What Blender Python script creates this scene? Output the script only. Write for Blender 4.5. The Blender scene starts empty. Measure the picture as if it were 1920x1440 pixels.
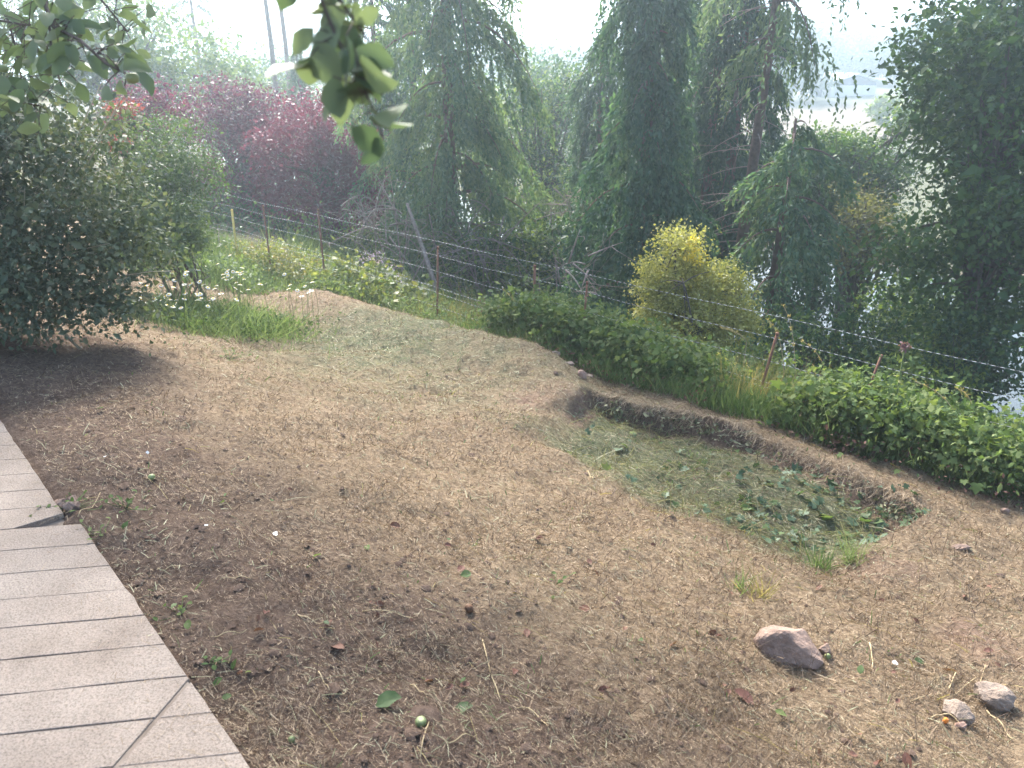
import bpy, math
import numpy as np
from mathutils import Vector

R = math.radians
scene = bpy.context.scene
COL = scene.collection

# ------------------------------------------------------------------ camera
PITCH = R(22.9); FPX = 1442.0; CAMH = 1.7
cam = bpy.data.cameras.new('camera'); camo = bpy.data.objects.new('camera', cam)
COL.objects.link(camo)
camo.location = (0, 0, CAMH); camo.rotation_euler = (R(90) - PITCH, 0, 0)
cam.sensor_width = 36; cam.lens = FPX / 1920 * 36; cam.clip_start = 0.02; cam.clip_end = 5000
cam.dof.use_dof = True; cam.dof.focus_distance = 5.0; cam.dof.aperture_fstop = 5.0
scene.camera = camo

# ------------------------------------------------------------------ sky, sun, exposure
SUN_EL, SUN_AZ = R(42), R(-15)          # azimuth measured from +Y (ahead) towards +X
w = bpy.data.worlds.new('World'); scene.world = w; w.use_nodes = True
nt = w.node_tree; bg = nt.nodes['Background']
sky = nt.nodes.new('ShaderNodeTexSky'); sky.sky_type = 'NISHITA'; sky.sun_disc = False
sky.sun_elevation = SUN_EL; sky.sun_rotation = SUN_AZ; sky.air_density = 1.0; sky.dust_density = 3.0
nt.links.new(sky.outputs[0], bg.inputs[0]); bg.inputs[1].default_value = 0.15
sl = bpy.data.lights.new('sun', 'SUN'); so = bpy.data.objects.new('sun', sl); COL.objects.link(so)
sl.energy = 3.9; sl.angle = R(6.0); sl.color = (1.0, 0.96, 0.9)
sdir = Vector((math.sin(SUN_AZ) * math.cos(SUN_EL), math.cos(SUN_AZ) * math.cos(SUN_EL), math.sin(SUN_EL)))
so.rotation_euler = (-sdir).to_track_quat('-Z', 'Y').to_euler(); so.location = (0, 0, 20)
vs = scene.view_settings
vs.view_transform = 'Standard'; vs.look = 'None'; vs.gamma = 1.0; vs.use_curve_mapping = False
vs.exposure = 2.3
GLARE_HAZE_DENSITY = 0.0066

cy = scene.cycles
cy.use_denoising = True
cy.max_bounces = 5; cy.diffuse_bounces = 3; cy.glossy_bounces = 2; cy.transmission_bounces = 4
cy.volume_bounces = 1; cy.transparent_max_bounces = 8
cy.sample_clamp_indirect = 6.0; cy.caustics_reflective = False; cy.caustics_refractive = False

# ------------------------------------------------------------------ projection helpers
cp, sp = math.cos(PITCH), math.sin(PITCH)
def _ray(px, py):
    u = (px - 960) / FPX; v = (py - 720) / FPX
    return np.array([u, cp - v * sp, -sp - v * cp])
def at(px, py, y):                      # a point of the view at a real forward distance y
    d = _ray(px, py); return np.array([0, 0, CAMH]) + d * (y / d[1])
def atz(px, py, z):
    d = _ray(px, py); return np.array([0, 0, CAMH]) + d * ((z - CAMH) / d[2])

# ------------------------------------------------------------------ noise and terrain height
_lat = np.random.default_rng(5).random((256, 256))
def vnoise(x, y):
    xi = np.floor(x).astype(int); yi = np.floor(y).astype(int)
    fx = x - xi; fy = y - yi
    fx = fx * fx * (3 - 2 * fx); fy = fy * fy * (3 - 2 * fy)
    g = lambda i, j: _lat[(xi + i) % 256, (yi + j) % 256]
    return (g(0, 0) * (1 - fx) * (1 - fy) + g(1, 0) * fx * (1 - fy) + g(0, 1) * (1 - fx) * fy + g(1, 1) * fx * fy)
def fbm(x, y, f, o=4):
    s = 0; a = 0.5
    for k in range(o):
        s = s + a * (vnoise(x * f + 17.3 * k, y * f + 9.1 * k) - 0.5); f *= 2.03; a *= 0.5
    return s
def sstep(a, b, x):
    t = np.clip((x - a) / (b - a), 0, 1); return t * t * (3 - 2 * t)

CTRL = [(0, 765, -.02), (118, 935, -.02), (235, 1085, -.02), (355, 1265, -.02), (470, 1440, -.02), (330, 1440, -.02),
        (700, 1440, -.06), (960, 1440, -.12), (1400, 1440, -.28), (1900, 1440, -.45), (700, 1150, -.12), (1000, 1150, -.27),
        (1250, 1150, -.38), (960, 1000, -.36), (960, 800, -.62), (960, 700, -.93), (940, 645, -1.12), (600, 570, -1.32), (600, 700, -.68),
        (600, 900, -.2), (780, 900, -.38), (300, 800, -.06), (200, 660, -.12), (60, 660, -.06), (450, 600, -.85), (330, 560, -.75), (300, 500, -.95),
        (400, 460, -1.15), (430, 480, -1.25), (1480, 1210, -.43), (1540, 1080, -.64), (1300, 1040, -.55), (1150, 950, -.58), (1050, 860, -.62), (1300, 775, -.84), (1120, 735, -.9),
        (1600, 890, -.84), (1450, 825, -.84), (1750, 950, -.86), (1900, 960, -.86), (1900, 910, -.98), (1700, 850, -.98), (1500, 785, -1.02),
        (1200, 725, -1.02), (1800, 1050, -.74), (1900, 1150, -.65), (1700, 1250, -.52), (800, 600, -1.22), (1035, 690, -.98)]
_cx = np.array([atz(*c)[:2] for c in CTRL]); _cz = np.array([c[2] for c in CTRL])
_ex = np.array([[-5, 0, 0.0], [-5, 3, 0.0], [-5.5, 6, -.1], [0, 0, 0.0], [3, 0, -.6], [4.5, 2.5, -.9], [-6, 10, -.6], [-8, 14, -1.0], [-4.6, 12.2, -1.3], [-8, 16, -1.4], [-2, -3, .1], [3, -3, -.4]])
_cx = np.vstack([_cx, _ex[:, :2]]); _cz = np.concatenate([_cz, _ex[:, 2]])
def _U(r2): return np.where(r2 > 0, r2 * np.log(r2 + 1e-12), 0)
_n = len(_cz); _A = np.zeros((_n + 3, _n + 3))
_A[:_n, :_n] = _U(((_cx[:, None] - _cx[None]) ** 2).sum(-1)) + np.eye(_n) * 0.35
_A[:_n, _n:] = np.c_[np.ones(_n), _cx]; _A[_n:, :_n] = _A[:_n, _n:].T
_w = np.linalg.solve(_A, np.r_[_cz, 0, 0, 0])
def garden(x, y):
    x = np.clip(x, -8, 6); y = np.clip(y, -3, 17)
    o = _w[_n] + _w[_n + 1] * x + _w[_n + 2] * y
    for i in range(_n): o = o + _w[i] * _U((x - _cx[i, 0]) ** 2 + (y - _cx[i, 1]) ** 2)
    return o
def fdist(x, y): return (y - 8 + 0.95 * x) / 1.379          # metres beyond the fence line
# the dug hollow: polygon of its floor, deepest along the far bank
PIT = np.array([atz(*c)[:2] for c in [(1010, 835, -.75), (1110, 772, -.95), (1210, 790, -.98), (1330, 820, -1.0), (1460, 872, -1.0), (1600, 945, -1.0),
                                      (1720, 990, -.95), (1640, 1030, -.88), (1560, 1066, -.8), (1490, 1062, -.8), (1350, 1005, -.78), (1180, 930, -.75)]])
def pit_sd(x, y):                                          # signed distance, negative inside
    P = PIT; dmin = np.full(np.shape(x), 1e9); inside = np.zeros(np.shape(x), bool)
    for i in range(len(P)):
        a = P[i]; b = P[(i + 1) % len(P)]; e = b - a
        t = np.clip(((x - a[0]) * e[0] + (y - a[1]) * e[1]) / (e @ e), 0, 1)
        dmin = np.minimum(dmin, np.hypot(x - a[0] - t * e[0], y - a[1] - t * e[1]))
        c = ((a[1] <= y) != (b[1] <= y)) & (x < e[0] * (y - a[1]) / (e[1] + 1e-12) + a[0])
        inside ^= c
    return np.where(inside, -dmin, dmin)
_bd = np.array([-50, 0, 3, 8.5, 10.2, 16, 21.5, 23.5, 60, 87, 140, 260, 420, 700, 1300.])
_bz = np.array([-1.2, -1.3, -2.4, -4.5, -5.5, -6.2, -5.5, -4.4, -4.0, -2.2, -.8, 1.5, 8, 18, 20.])
def H(x, y, fine=True):
    x = np.asarray(x, float); y = np.asarray(y, float); d = fdist(x, y)
    g = garden(x, y); k = sstep(-0.1, 1.3, d)
    b = np.interp(d - .6 * np.maximum(0, -(x + 2)), _bd, _bz) + 0.7 * fbm(x, y, .11, 2) * sstep(1, 5, np.abs(d))
    z = g * (1 - k) + b * k
    near = (x > -6) & (x < 5) & (y > -3) & (y < 14)
    if fine and near.any():
        xn, yn = x[near] if x.ndim else x, y[near] if y.ndim else y
        wob = 0.16 * fbm(xn, yn, 2.6, 4)
        s = pit_sd(xn, yn) + wob
        far = sstep(-.35, .35, fdist(xn, yn) + 1.62)           # the far bank is cut steeply
        dep = (0.15 * sstep(.34, -.34, s)) * (1 - far) + (.07 + .15 * vnoise(xn * 1.7 + 3, yn * 1.7)) * sstep(.055, -.055, s) * far
        on = 1 - sstep(.02, -.12, (yn - 1.43) + 1.105 * (xn + .668))   # no bumps beside the path
        m = 0.12 * fbm(xn, yn, .9, 2) + 0.10 * fbm(xn, yn, 3.6, 3) + 0.075 * np.maximum(fbm(xn, yn, 10., 3), -.06)
        dn = fdist(xn, yn); m = m + .28 * np.exp(-((dn + 1.0) / .55) ** 2) * sstep(-3.4, -2.4, xn) * sstep(1.0, .1, xn) - .12 * np.exp(-(dn / .4) ** 2) * sstep(-3.2, -2.4, xn) * sstep(.6, -.2, xn)
        dz = -dep + m * (.25 + .75 * on)
        if x.ndim: z = z.copy(); z[near] += dz
        else: z = z + dz
    return z
def h1(x, y): return float(H(np.array([float(x)]), np.array([float(y)]))[0])

# ------------------------------------------------------------------ mesh helpers
def mesh_np(name, V, F):
    V = np.asarray(V, np.float32).reshape(-1, 3); F = np.asarray(F, np.int32)
    me = bpy.data.meshes.new(name); k = F.shape[1]; n = len(F)
    me.vertices.add(len(V)); me.vertices.foreach_set('co', V.ravel())
    me.loops.add(n * k); me.loops.foreach_set('vertex_index', F.ravel())
    me.polygons.add(n); me.polygons.foreach_set('loop_start', np.arange(0, n * k, k, dtype=np.int32))
    me.update(calc_edges=True)
    return me
def put(name, me, mat=None, parent=None, smooth=False):
    o = bpy.data.objects.new(name, me)
    if mat is not None and not me.materials: me.materials.append(mat)
    if smooth: me.polygons.foreach_set('use_smooth', np.ones(len(me.polygons), bool))
    COL.objects.link(o)
    if parent is not None: o.parent = parent
    return o
def tag(o, label=None, cat=None, group=None, kind=None):
    if label: o['label'] = label
    if cat: o['category'] = cat
    if group: o['group'] = group
    if kind: o['kind'] = kind
    return o
def empty(name, loc, label, cat, group=None):
    o = bpy.data.objects.new(name, None); COL.objects.link(o); o.location = [float(c) for c in loc]; o.empty_display_size = .1
    return tag(o, label, cat, group)
def copy_tree(o, parent=None):
    c = o.copy(); COL.objects.link(c); c.parent = parent
    for ch in list(o.children): copy_tree(ch, c)
    return c
def norm(a): return a / (np.linalg.norm(a, axis=-1, keepdims=True) + 1e-9)
def frames(axis, nrm):
    Y = norm(axis); X = norm(np.cross(Y, nrm)); Z = np.cross(X, Y); return X, Y, Z
def stamp(tv, tf, pos, axis, nrm, sx, sy):
    """copies of a template (x across, y along, z up) as one vertex / face array"""
    pos = np.asarray(pos, float); N = len(pos); X, Y, Z = frames(axis, nrm)
    sx = np.broadcast_to(sx, (N,))[:, None, None]; sy = np.broadcast_to(sy, (N,))[:, None, None]
    V = pos[:, None] + X[:, None] * tv[None, :, 0:1] * sx + Y[:, None] * tv[None, :, 1:2] * sy + Z[:, None] * tv[None, :, 2:3] * sy
    F = tf[None] + (np.arange(N) * len(tv))[:, None, None]
    return V.reshape(-1, 3), F.reshape(-1, tf.shape[1])
def join(parts):
    Vs, Fs, o = [], [], 0
    for V, F in parts:
        Vs.append(np.asarray(V, float).reshape(-1, 3)); Fs.append(np.asarray(F) + o); o += len(Vs[-1])
    return np.vstack(Vs), np.vstack(Fs)
def tube(pts, rad, n=6):
    pts = np.asarray(pts, float); m = len(pts); rad = np.broadcast_to(rad, (m,)).astype(float)
    t = norm(np.gradient(pts, axis=0)); ref = np.array([.31, .2, .93]) if abs(t[0] @ [.31, .2, .93]) < .9 else np.array([1., 0, .1])
    X = norm(np.cross(t, ref)); Y = np.cross(t, X)
    a = np.arange(n) * 2 * math.pi / n
    V = pts[:, None] + (X[:, None] * np.cos(a)[None, :, None] + Y[:, None] * np.sin(a)[None, :, None]) * rad[:, None, None]
    i = np.arange(m - 1)[:, None] * n; j = np.arange(n)[None]; k = (j + 1) % n
    q = np.stack([i + j, i + k, i + n + k, i + n + j], -1).reshape(-1, 4)
    F = np.vstack([q[:, [0, 1, 2]], q[:, [0, 2, 3]]])
    c0 = np.array([[0, j + 1, j] for j in range(1, n - 1)]); c1 = np.array([[(m - 1) * n, (m - 1) * n + j, (m - 1) * n + j + 1] for j in range(1, n - 1)])
    return V.reshape(-1, 3), np.vstack([F, c0, c1])
def bez(a, b, c, n=6):
    t = np.linspace(0, 1, n)[:, None]; a, b, c = map(lambda q: np.asarray(q, float), (a, b, c))
    return (1 - t) ** 2 * a + 2 * t * (1 - t) * b + t * t * c

T_RH = (np.array([[0, 0, 0], [.5, .45, .10], [0, 1, -.04], [-.5, .45, .10]]), np.array([[0, 1, 2], [0, 2, 3]]))
T_OV = (np.array([[0, 0, 0], [.36, .22, .07], [.5, .52, .09], [.28, .84, .02], [0, 1, -.08], [-.28, .84, .02], [-.5, .52, .09], [-.36, .22, .07], [0, .5, 0]]),
        np.array([[0, 1, 8], [1, 2, 8], [2, 3, 8], [3, 4, 8], [4, 5, 8], [5, 6, 8], [6, 7, 8], [7, 0, 8]]))
_lob = [(0, .06), (.2, -.04), (.5, .18), (.3, .34), (.56, .62), (.24, .6), (0, 1.0)]
_lp = [(x, y, .10 * abs(x) - .10 * y * y) for x, y in _lob] + [(-x, y, .10 * abs(x) - .10 * y * y) for x, y in _lob[-2:0:-1]] + [(0, .42, 0)]
T_LB = (np.array(_lp), np.array([[i, (i + 1) % 12, 12] for i in range(12)]))
T_BL = (np.array([[-.5, 0, 0], [.5, 0, 0], [.38, .5, .03], [-.38, .5, .03], [0, 1, .16]]), np.array([[0, 1, 2], [0, 2, 3], [3, 2, 4]]))   # grass blade
T_ST = (np.array([[-.5, 0, 0], [.5, 0, 0], [.5, .5, .05], [-.5, .5, .05], [.4, 1, 0], [-.4, 1, 0]]), np.array([[0, 1, 2], [0, 2, 3], [3, 2, 4], [3, 4, 5]]))  # straw
T_CH = (np.array([[-.5, 0, 0], [.5, 0, .02], [.4, 1, .03], [-.4, 1, 0]]), np.array([[0, 1, 2], [0, 2, 3]]))   # short chaff

# ------------------------------------------------------------------ materials
def newmat(name):
    m = bpy.data.materials.new(name); m.use_nodes = True; n = m.node_tree; n.nodes.clear()
    out = n.nodes.new('ShaderNodeOutputMaterial'); return m, n, out
def N(n, t, **kw):
    q = n.nodes.new(t)
    for k, v in kw.items():
        if k in ('attr',): q.attribute_name = v
        elif hasattr(q, k): setattr(q, k, v)
        else: q.inputs[k.replace('_', ' ')].default_value = v
    return q
def ramp(n, cols):
    r = n.nodes.new('ShaderNodeValToRGB'); e = r.color_ramp.elements
    while len(e) < len(cols): e.new(0.5)
    for q, (p, c) in zip(e, cols): q.position = p; q.color = (*c, 1)
    return r
def noise(n, scale, detail=4, rough=.6, coord=None):
    q = n.nodes.new('ShaderNodeTexNoise'); q.inputs['Scale'].default_value = scale; q.inputs['Detail'].default_value = detail; q.inputs['Roughness'].default_value = rough
    if coord is not None: n.links.new(coord, q.inputs['Vector'])
    return q
def mixc(n, fac, a, b, mode='MIX'):
    q = n.nodes.new('ShaderNodeMix'); q.data_type = 'RGBA'; q.blend_type = mode
    for s, v in ((q.inputs[0], fac), (q.inputs[6], a), (q.inputs[7], b)):
        if hasattr(v, 'links') or hasattr(v, 'is_output'): n.links.new(v, s)
        elif isinstance(v, tuple): s.default_value = (*v, 1)
        else: s.default_value = v
    return q.outputs[2]
def leafmat(name, cols, trans=.4, rough=.55, gloss=.25, big=1.2, warm=(1.15, 1.15, .6)):
    """leaf: colour differs from leaf to leaf and from clump to clump; light passes through it"""
    m, n, out = newmat(name)
    g = n.nodes.new('ShaderNodeNewGeometry'); oi = n.nodes.new('ShaderNodeObjectInfo')
    nz = noise(n, big, 2, .6, g.outputs['Position'])
    a = n.nodes.new('ShaderNodeMath'); a.operation = 'ADD'; n.links.new(g.outputs['Random Per Island'], a.inputs[0]); n.links.new(nz.outputs[0], a.inputs[1])
    b = n.nodes.new('ShaderNodeMath'); b.operation = 'ADD'; n.links.new(a.outputs[0], b.inputs[0]); n.links.new(oi.outputs['Random'], b.inputs[1])
    c = n.nodes.new('ShaderNodeMath'); c.operation = 'MULTIPLY'; n.links.new(b.outputs[0], c.inputs[0]); c.inputs[1].default_value = .4
    r = ramp(n, [(.25 + .55 * i / (len(cols) - 1), q) for i, q in enumerate(cols)]); n.links.new(c.outputs[0], r.inputs[0])
    p = N(n, 'ShaderNodeBsdfPrincipled', Roughness=rough); p.inputs['Specular IOR Level'].default_value = gloss
    n.links.new(r.outputs[0], p.inputs['Base Color'])
    t = n.nodes.new('ShaderNodeBsdfTranslucent'); n.links.new(mixc(n, 1.0, r.outputs[0], warm, 'MULTIPLY'), t.inputs[0])
    s = n.nodes.new('ShaderNodeMixShader'); s.inputs[0].default_value = trans
    n.links.new(p.outputs[0], s.inputs[1]); n.links.new(t.outputs[0], s.inputs[2]); n.links.new(s.outputs[0], out.inputs[0])
    return m
def roughmat(name, cols, scale=8, rough=.85, bump=.4, bscale=None, spec=.2, detail=6):
    m, n, out = newmat(name)
    tc = n.nodes.new('ShaderNodeTexCoord'); nz = noise(n, scale, detail, .65, tc.outputs['Object'])
    r = ramp(n, [(.28 + .44 * i / max(1, len(cols) - 1), q) for i, q in enumerate(cols)]); n.links.new(nz.outputs[0], r.inputs[0])
    p = N(n, 'ShaderNodeBsdfPrincipled', Roughness=rough); p.inputs['Specular IOR Level'].default_value = spec
    n.links.new(r.outputs[0], p.inputs['Base Color'])
    b = n.nodes.new('ShaderNodeBump'); b.inputs['Strength'].default_value = bump; b.inputs['Distance'].default_value = .02
    n2 = noise(n, bscale or scale * 3, 6, .7, tc.outputs['Object']); n.links.new(n2.outputs[0], b.inputs['Height']); n.links.new(b.outputs[0], p.inputs['Normal'])
    n.links.new(p.outputs[0], out.inputs[0]); return m

M = {}
M['bark'] = roughmat('bark', [(.05, .04, .03), (.13, .10, .08)], 14, .9, .8)
M['bark_red'] = roughmat('reddish_bark', [(.09, .055, .045), (.2, .13, .105)], 14, .9, .8)
M['dead'] = roughmat('dead_wood', [(.16, .12, .10), (.32, .26, .22)], 20, .9, .4)
M['stem'] = roughmat('pale_stem', [(.22, .19, .13), (.36, .32, .22)], 20, .8, .2)
M['greenstem'] = roughmat('green_stem', [(.06, .09, .03), (.14, .17, .06)], 20, .7, .2)
M['drystem'] = roughmat('dry_stem', [(.26, .19, .10), (.48, .38, .22)], 20, .8, .2)
M['conifer'] = leafmat('conifer_sprays', [(.035, .085, .05), (.08, .15, .085), (.16, .22, .115)], .4, .6, .2, 1.0)
M['conifer_dark'] = leafmat('dark_conifer_sprays', [(.025, .065, .045), (.055, .11, .07), (.11, .165, .09)], .38, .6, .2, 1.0)
M['leaf'] = leafmat('green_leaves', [(.035, .08, .025), (.07, .13, .035), (.16, .21, .05)], .45, .5, .3, .8)
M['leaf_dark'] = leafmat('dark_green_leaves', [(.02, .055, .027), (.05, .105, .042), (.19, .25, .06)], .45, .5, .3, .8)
M['leaf_pale'] = leafmat('pale_green_leaves', [(.04, .07, .03), (.075, .12, .045), (.13, .18, .07)], .45, .55, .25, 1.5)
M['leaf_olive'] = leafmat('olive_leaves', [(.05, .06, .03), (.10, .10, .045), (.15, .15, .06)], .45, .6, .2, 1.5)
M['copper'] = leafmat('copper_leaves', [(.055, .02, .033), (.095, .032, .048), (.16, .05, .068)], .4, .5, .25, 1.2, (1.2, .65, .8))
M['red'] = leafmat('red_leaves', [(.16, .03, .03), (.25, .05, .04)], .4, .5, .3, 2)
M['bush'] = leafmat('bush_leaves', [(.045, .068, .04), (.085, .112, .065), (.13, .15, .09), (.2, .18, .115)], .3, .6, .2, 3.0)
M['gold'] = leafmat('golden_leaves', [(.16, .17, .05), (.31, .305, .09), (.47, .44, .16)], .5, .5, .3, 5)
M['yellow'] = leafmat('yellow_leaves', [(.5, .4, .04), (.65, .5, .06)], .4, .5, .3, 5)
M['vine'] = leafmat('vine_leaves', [(.042, .075, .026), (.085, .13, .042), (.17, .205, .08)], .45, .7, .12, 3)
M['vineyel'] = leafmat('yellowing_vine_leaves', [(.10, .14, .04), (.19, .21, .065), (.27, .2, .085)], .45, .5, .3, 4)
M['ivy'] = leafmat('ivy_leaves', [(.025, .05, .025), (.05, .085, .04), (.09, .13, .07)], .2, .55, .25, 3)
M['grass'] = leafmat('green_grass', [(.055, .10, .03), (.105, .155, .052), (.2, .235, .10)], .4, .7, .15, 2, (1.0, 1.1, .7))
M['grass_dry'] = leafmat('dry_tall_grass', [(.18, .16, .06), (.32, .26, .12), (.42, .33, .18)], .4, .7, .2, 2)
M['straw'] = leafmat('dry_straw', [(.075, .047, .033), (.15, .103, .066), (.235, .172, .112), (.35, .27, .18)], .15, .75, .2, 5, (1.1, 1, .8))
M['clip'] = leafmat('green_clippings', [(.06, .065, .035), (.13, .135, .075), (.22, .22, .135), (.35, .33, .22)], .2, .7, .2, 5)
M['apple_leaf'] = leafmat('apple_leaves', [(.06, .09, .045), (.10, .135, .065), (.16, .19, .095)], .4, .5, .25, 3, (1.0, 1.1, .8))
M['brownleaf'] = leafmat('brown_litter', [(.06, .03, .022), (.12, .055, .04), (.17, .09, .06)], .2, .7, .2, 6)
M['white'] = leafmat('white_petals', [(.75, .75, .72), (.85, .85, .83)], .35, .6, .2, 3, (1, 1, 1))
M['disc'] = roughmat('yellow_disc', [(.55, .36, .03), (.7, .5, .05)], 60, .8, .3)
M['purpleflower'] = leafmat('lilac_flowers', [(.28, .2, .34), (.5, .42, .55)], .3, .6, .2, 3)
M['rust'] = roughmat('rusty_steel', [(.12, .055, .036), (.23, .115, .072)], 30, .8, .3)
M['yellowpost'] = roughmat('yellow_painted_post', [(.5, .38, .08), (.68, .55, .18)], 12, .7, .2)
M['greypost'] = roughmat('weathered_wood', [(.25, .2, .12), (.42, .36, .24)], 16, .85, .4)
M['stone'] = roughmat('sandstone', [(.13, .09, .066), (.22, .15, .115), (.30, .215, .165)], 9, .9, .7, 40)
M['stone_grey'] = roughmat('grey_stone', [(.15, .112, .085), (.22, .168, .13), (.29, .23, .185)], 14, .9, .8, 50)
M['brick'] = roughmat('old_brick', [(.25, .15, .11), (.36, .24, .18)], 14, .9, .6, 50)
M['apple'] = roughmat('apple_skin', [(.13, .16, .055), (.19, .215, .075)], 10, .55, .05, 20, .5)
M['apple_rot'] = roughmat('rotten_apple', [(.05, .03, .02), (.2, .1, .05)], 20, .7, .3)
M['orange'] = roughmat('orange_peel', [(.5, .14, .02), (.65, .22, .04)], 20, .6, .2)
M['white_wall'] = roughmat('white_render', [(.6, .6, .58), (.72, .72, .7)], .5, .9, .1)
M['barnblue'] = roughmat('blue_cladding', [(.03, .06, .12), (.05, .08, .14)], .5, .7, .1)
M['barnroof'] = roughmat('pale_sheet_roof', [(.42, .45, .48), (.52, .55, .58)], .5, .6, .1)
M['black'] = roughmat('dark_opening', [(.02, .02, .02), (.03, .03, .03)], .5, .9, .1)
M['hillgreen'] = roughmat('far_hillside', [(.05, .08, .03), (.09, .12, .05)], .02, .9, .1)

# ground: soil, moss, dry turf and red earth mixed by where they lie
m, n, out = newmat('garden_ground'); M['ground'] = m
g = n.nodes.new('ShaderNodeNewGeometry'); A = N(n, 'ShaderNodeAttribute', attr='cover'); sep = n.nodes.new('ShaderNodeSeparateColor'); n.links.new(A.outputs['Color'], sep.inputs[0])
n1 = noise(n, 38, 8, .72, g.outputs['Position']); n2 = noise(n, 5, 5, .65, g.outputs['Position']); n3 = noise(n, 140, 4, .7, g.outputs['Position'])
soil = ramp(n, [(.3, (.068, .044, .032)), (.5, (.13, .088, .063)), (.72, (.215, .154, .113))]); n.links.new(n1.outputs[0], soil.inputs[0])
turf = ramp(n, [(.3, (.09, .06, .04)), (.48, (.21, .15, .094)), (.7, (.35, .265, .17))]); n.links.new(n1.outputs[0], turf.inputs[0])
moss = ramp(n, [(.3, (.06, .066, .036)), (.5, (.125, .128, .07)), (.7, (.22, .21, .125))]); n.links.new(n1.outputs[0], moss.inputs[0])
earth = ramp(n, [(.3, (.12, .072, .05)), (.5, (.21, .135, .096)), (.7, (.31, .215, .155))]); n.links.new(n1.outputs[0], earth.inputs[0])
def fac(sock, lo, hi):
    q = n.nodes.new('ShaderNodeMath'); q.operation = 'ADD'; n.links.new(sock, q.inputs[0])
    s = n.nodes.new('ShaderNodeMath'); s.operation = 'MULTIPLY_ADD'; n.links.new(n2.outputs[0], s.inputs[0]); s.inputs[1].default_value = 1.0; s.inputs[2].default_value = -.5
    n.links.new(s.outputs[0], q.inputs[1])
    r = n.nodes.new('ShaderNodeMapRange'); r.inputs[1].default_value = lo; r.inputs[2].default_value = hi; n.links.new(q.outputs[0], r.inputs[0]); return r.outputs[0]
c = mixc(n, fac(sep.outputs[1], .2, .8), turf.outputs[0], moss.outputs[0])
c = mixc(n, fac(sep.outputs[0], .2, .8), c, soil.outputs[0])
c = mixc(n, fac(sep.outputs[2], .3, .7), c, earth.outputs[0])
p = N(n, 'ShaderNodeBsdfPrincipled', Roughness=.95); p.inputs['Specular IOR Level'].default_value = .1; n.links.new(c, p.inputs['Base Color'])
b = n.nodes.new('ShaderNodeBump'); b.inputs['Strength'].default_value = .9; b.inputs['Distance'].default_value = .03
s = n.nodes.new('ShaderNodeMath'); s.operation = 'ADD'; n.links.new(n1.outputs[0], s.inputs[0]); n.links.new(n3.outputs[0], s.inputs[1]); n.links.new(s.outputs[0], b.inputs['Height'])
n.links.new(b.outputs[0], p.inputs['Normal']); n.links.new(p.outputs[0], out.inputs[0])

m, n, out = newmat('river_water'); M['water'] = m
p = N(n, 'ShaderNodeBsdfPrincipled', Roughness=.06); p.inputs['Base Color'].default_value = (.03, .035, .03, 1); p.inputs['IOR'].default_value = 1.33; p.inputs['Specular IOR Level'].default_value = .74
g = n.nodes.new('ShaderNodeNewGeometry'); q = noise(n, 1.6, 5, .6, g.outputs['Position']); b = n.nodes.new('ShaderNodeBump'); b.inputs['Strength'].default_value = .25; b.inputs['Distance'].default_value = .08
n.links.new(q.outputs[0], b.inputs['Height']); n.links.new(b.outputs[0], p.inputs['Normal']); n.links.new(p.outputs[0], out.inputs[0])

m, n, out = newmat('concrete'); M['concrete'] = m
g = n.nodes.new('ShaderNodeNewGeometry')
a = noise(n, 3.0, 5, .6, g.outputs['Position']); b_ = noise(n, 160, 3, .7, g.outputs['Position']); v = n.nodes.new('ShaderNodeTexVoronoi'); v.inputs['Scale'].default_value = 190; n.links.new(g.outputs['Position'], v.inputs['Vector'])
r1 = ramp(n, [(.28, (.165, .128, .098)), (.45, (.215, .172, .136)), (.72, (.275, .226, .182))]); n.links.new(a.outputs[0], r1.inputs[0])
r2 = ramp(n, [(.3, (.42, .40, .37)), (.5, (1.0, 1.0, 1.0)), (.72, (1.35, 1.3, 1.25))]); n.links.new(b_.outputs[0], r2.inputs[0])
c = mixc(n, .85, r1.outputs[0], r2.outputs[0], 'MULTIPLY')
p = N(n, 'ShaderNodeBsdfPrincipled', Roughness=.9); p.inputs['Specular IOR Level'].default_value = .2; n.links.new(c, p.inputs['Base Color'])
b = n.nodes.new('ShaderNodeBump'); b.inputs['Strength'].default_value = .5; b.inputs['Distance'].default_value = .006; n.links.new(b_.outputs[0], b.inputs['Height']); n.links.new(b.outputs[0], p.inputs['Normal'])
n.links.new(p.outputs[0], out.inputs[0])

m, n, out = newmat('fence_rope'); M['rope'] = m            # black and white strands twisted together
tc = n.nodes.new('ShaderNodeTexCoord'); wv = n.nodes.new('ShaderNodeTexWave'); wv.inputs['Scale'].default_value = 7.5; wv.bands_direction = 'X'
n.links.new(tc.outputs['Object'], wv.inputs['Vector'])
r1 = ramp(n, [(.45, (.05, .05, .055)), (.55, (.45, .45, .45))]); n.links.new(wv.outputs[0], r1.inputs[0])
p = N(n, 'ShaderNodeBsdfPrincipled', Roughness=.6); n.links.new(r1.outputs[0], p.inputs['Base Color']); n.links.new(p.outputs[0], out.inputs[0])

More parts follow.
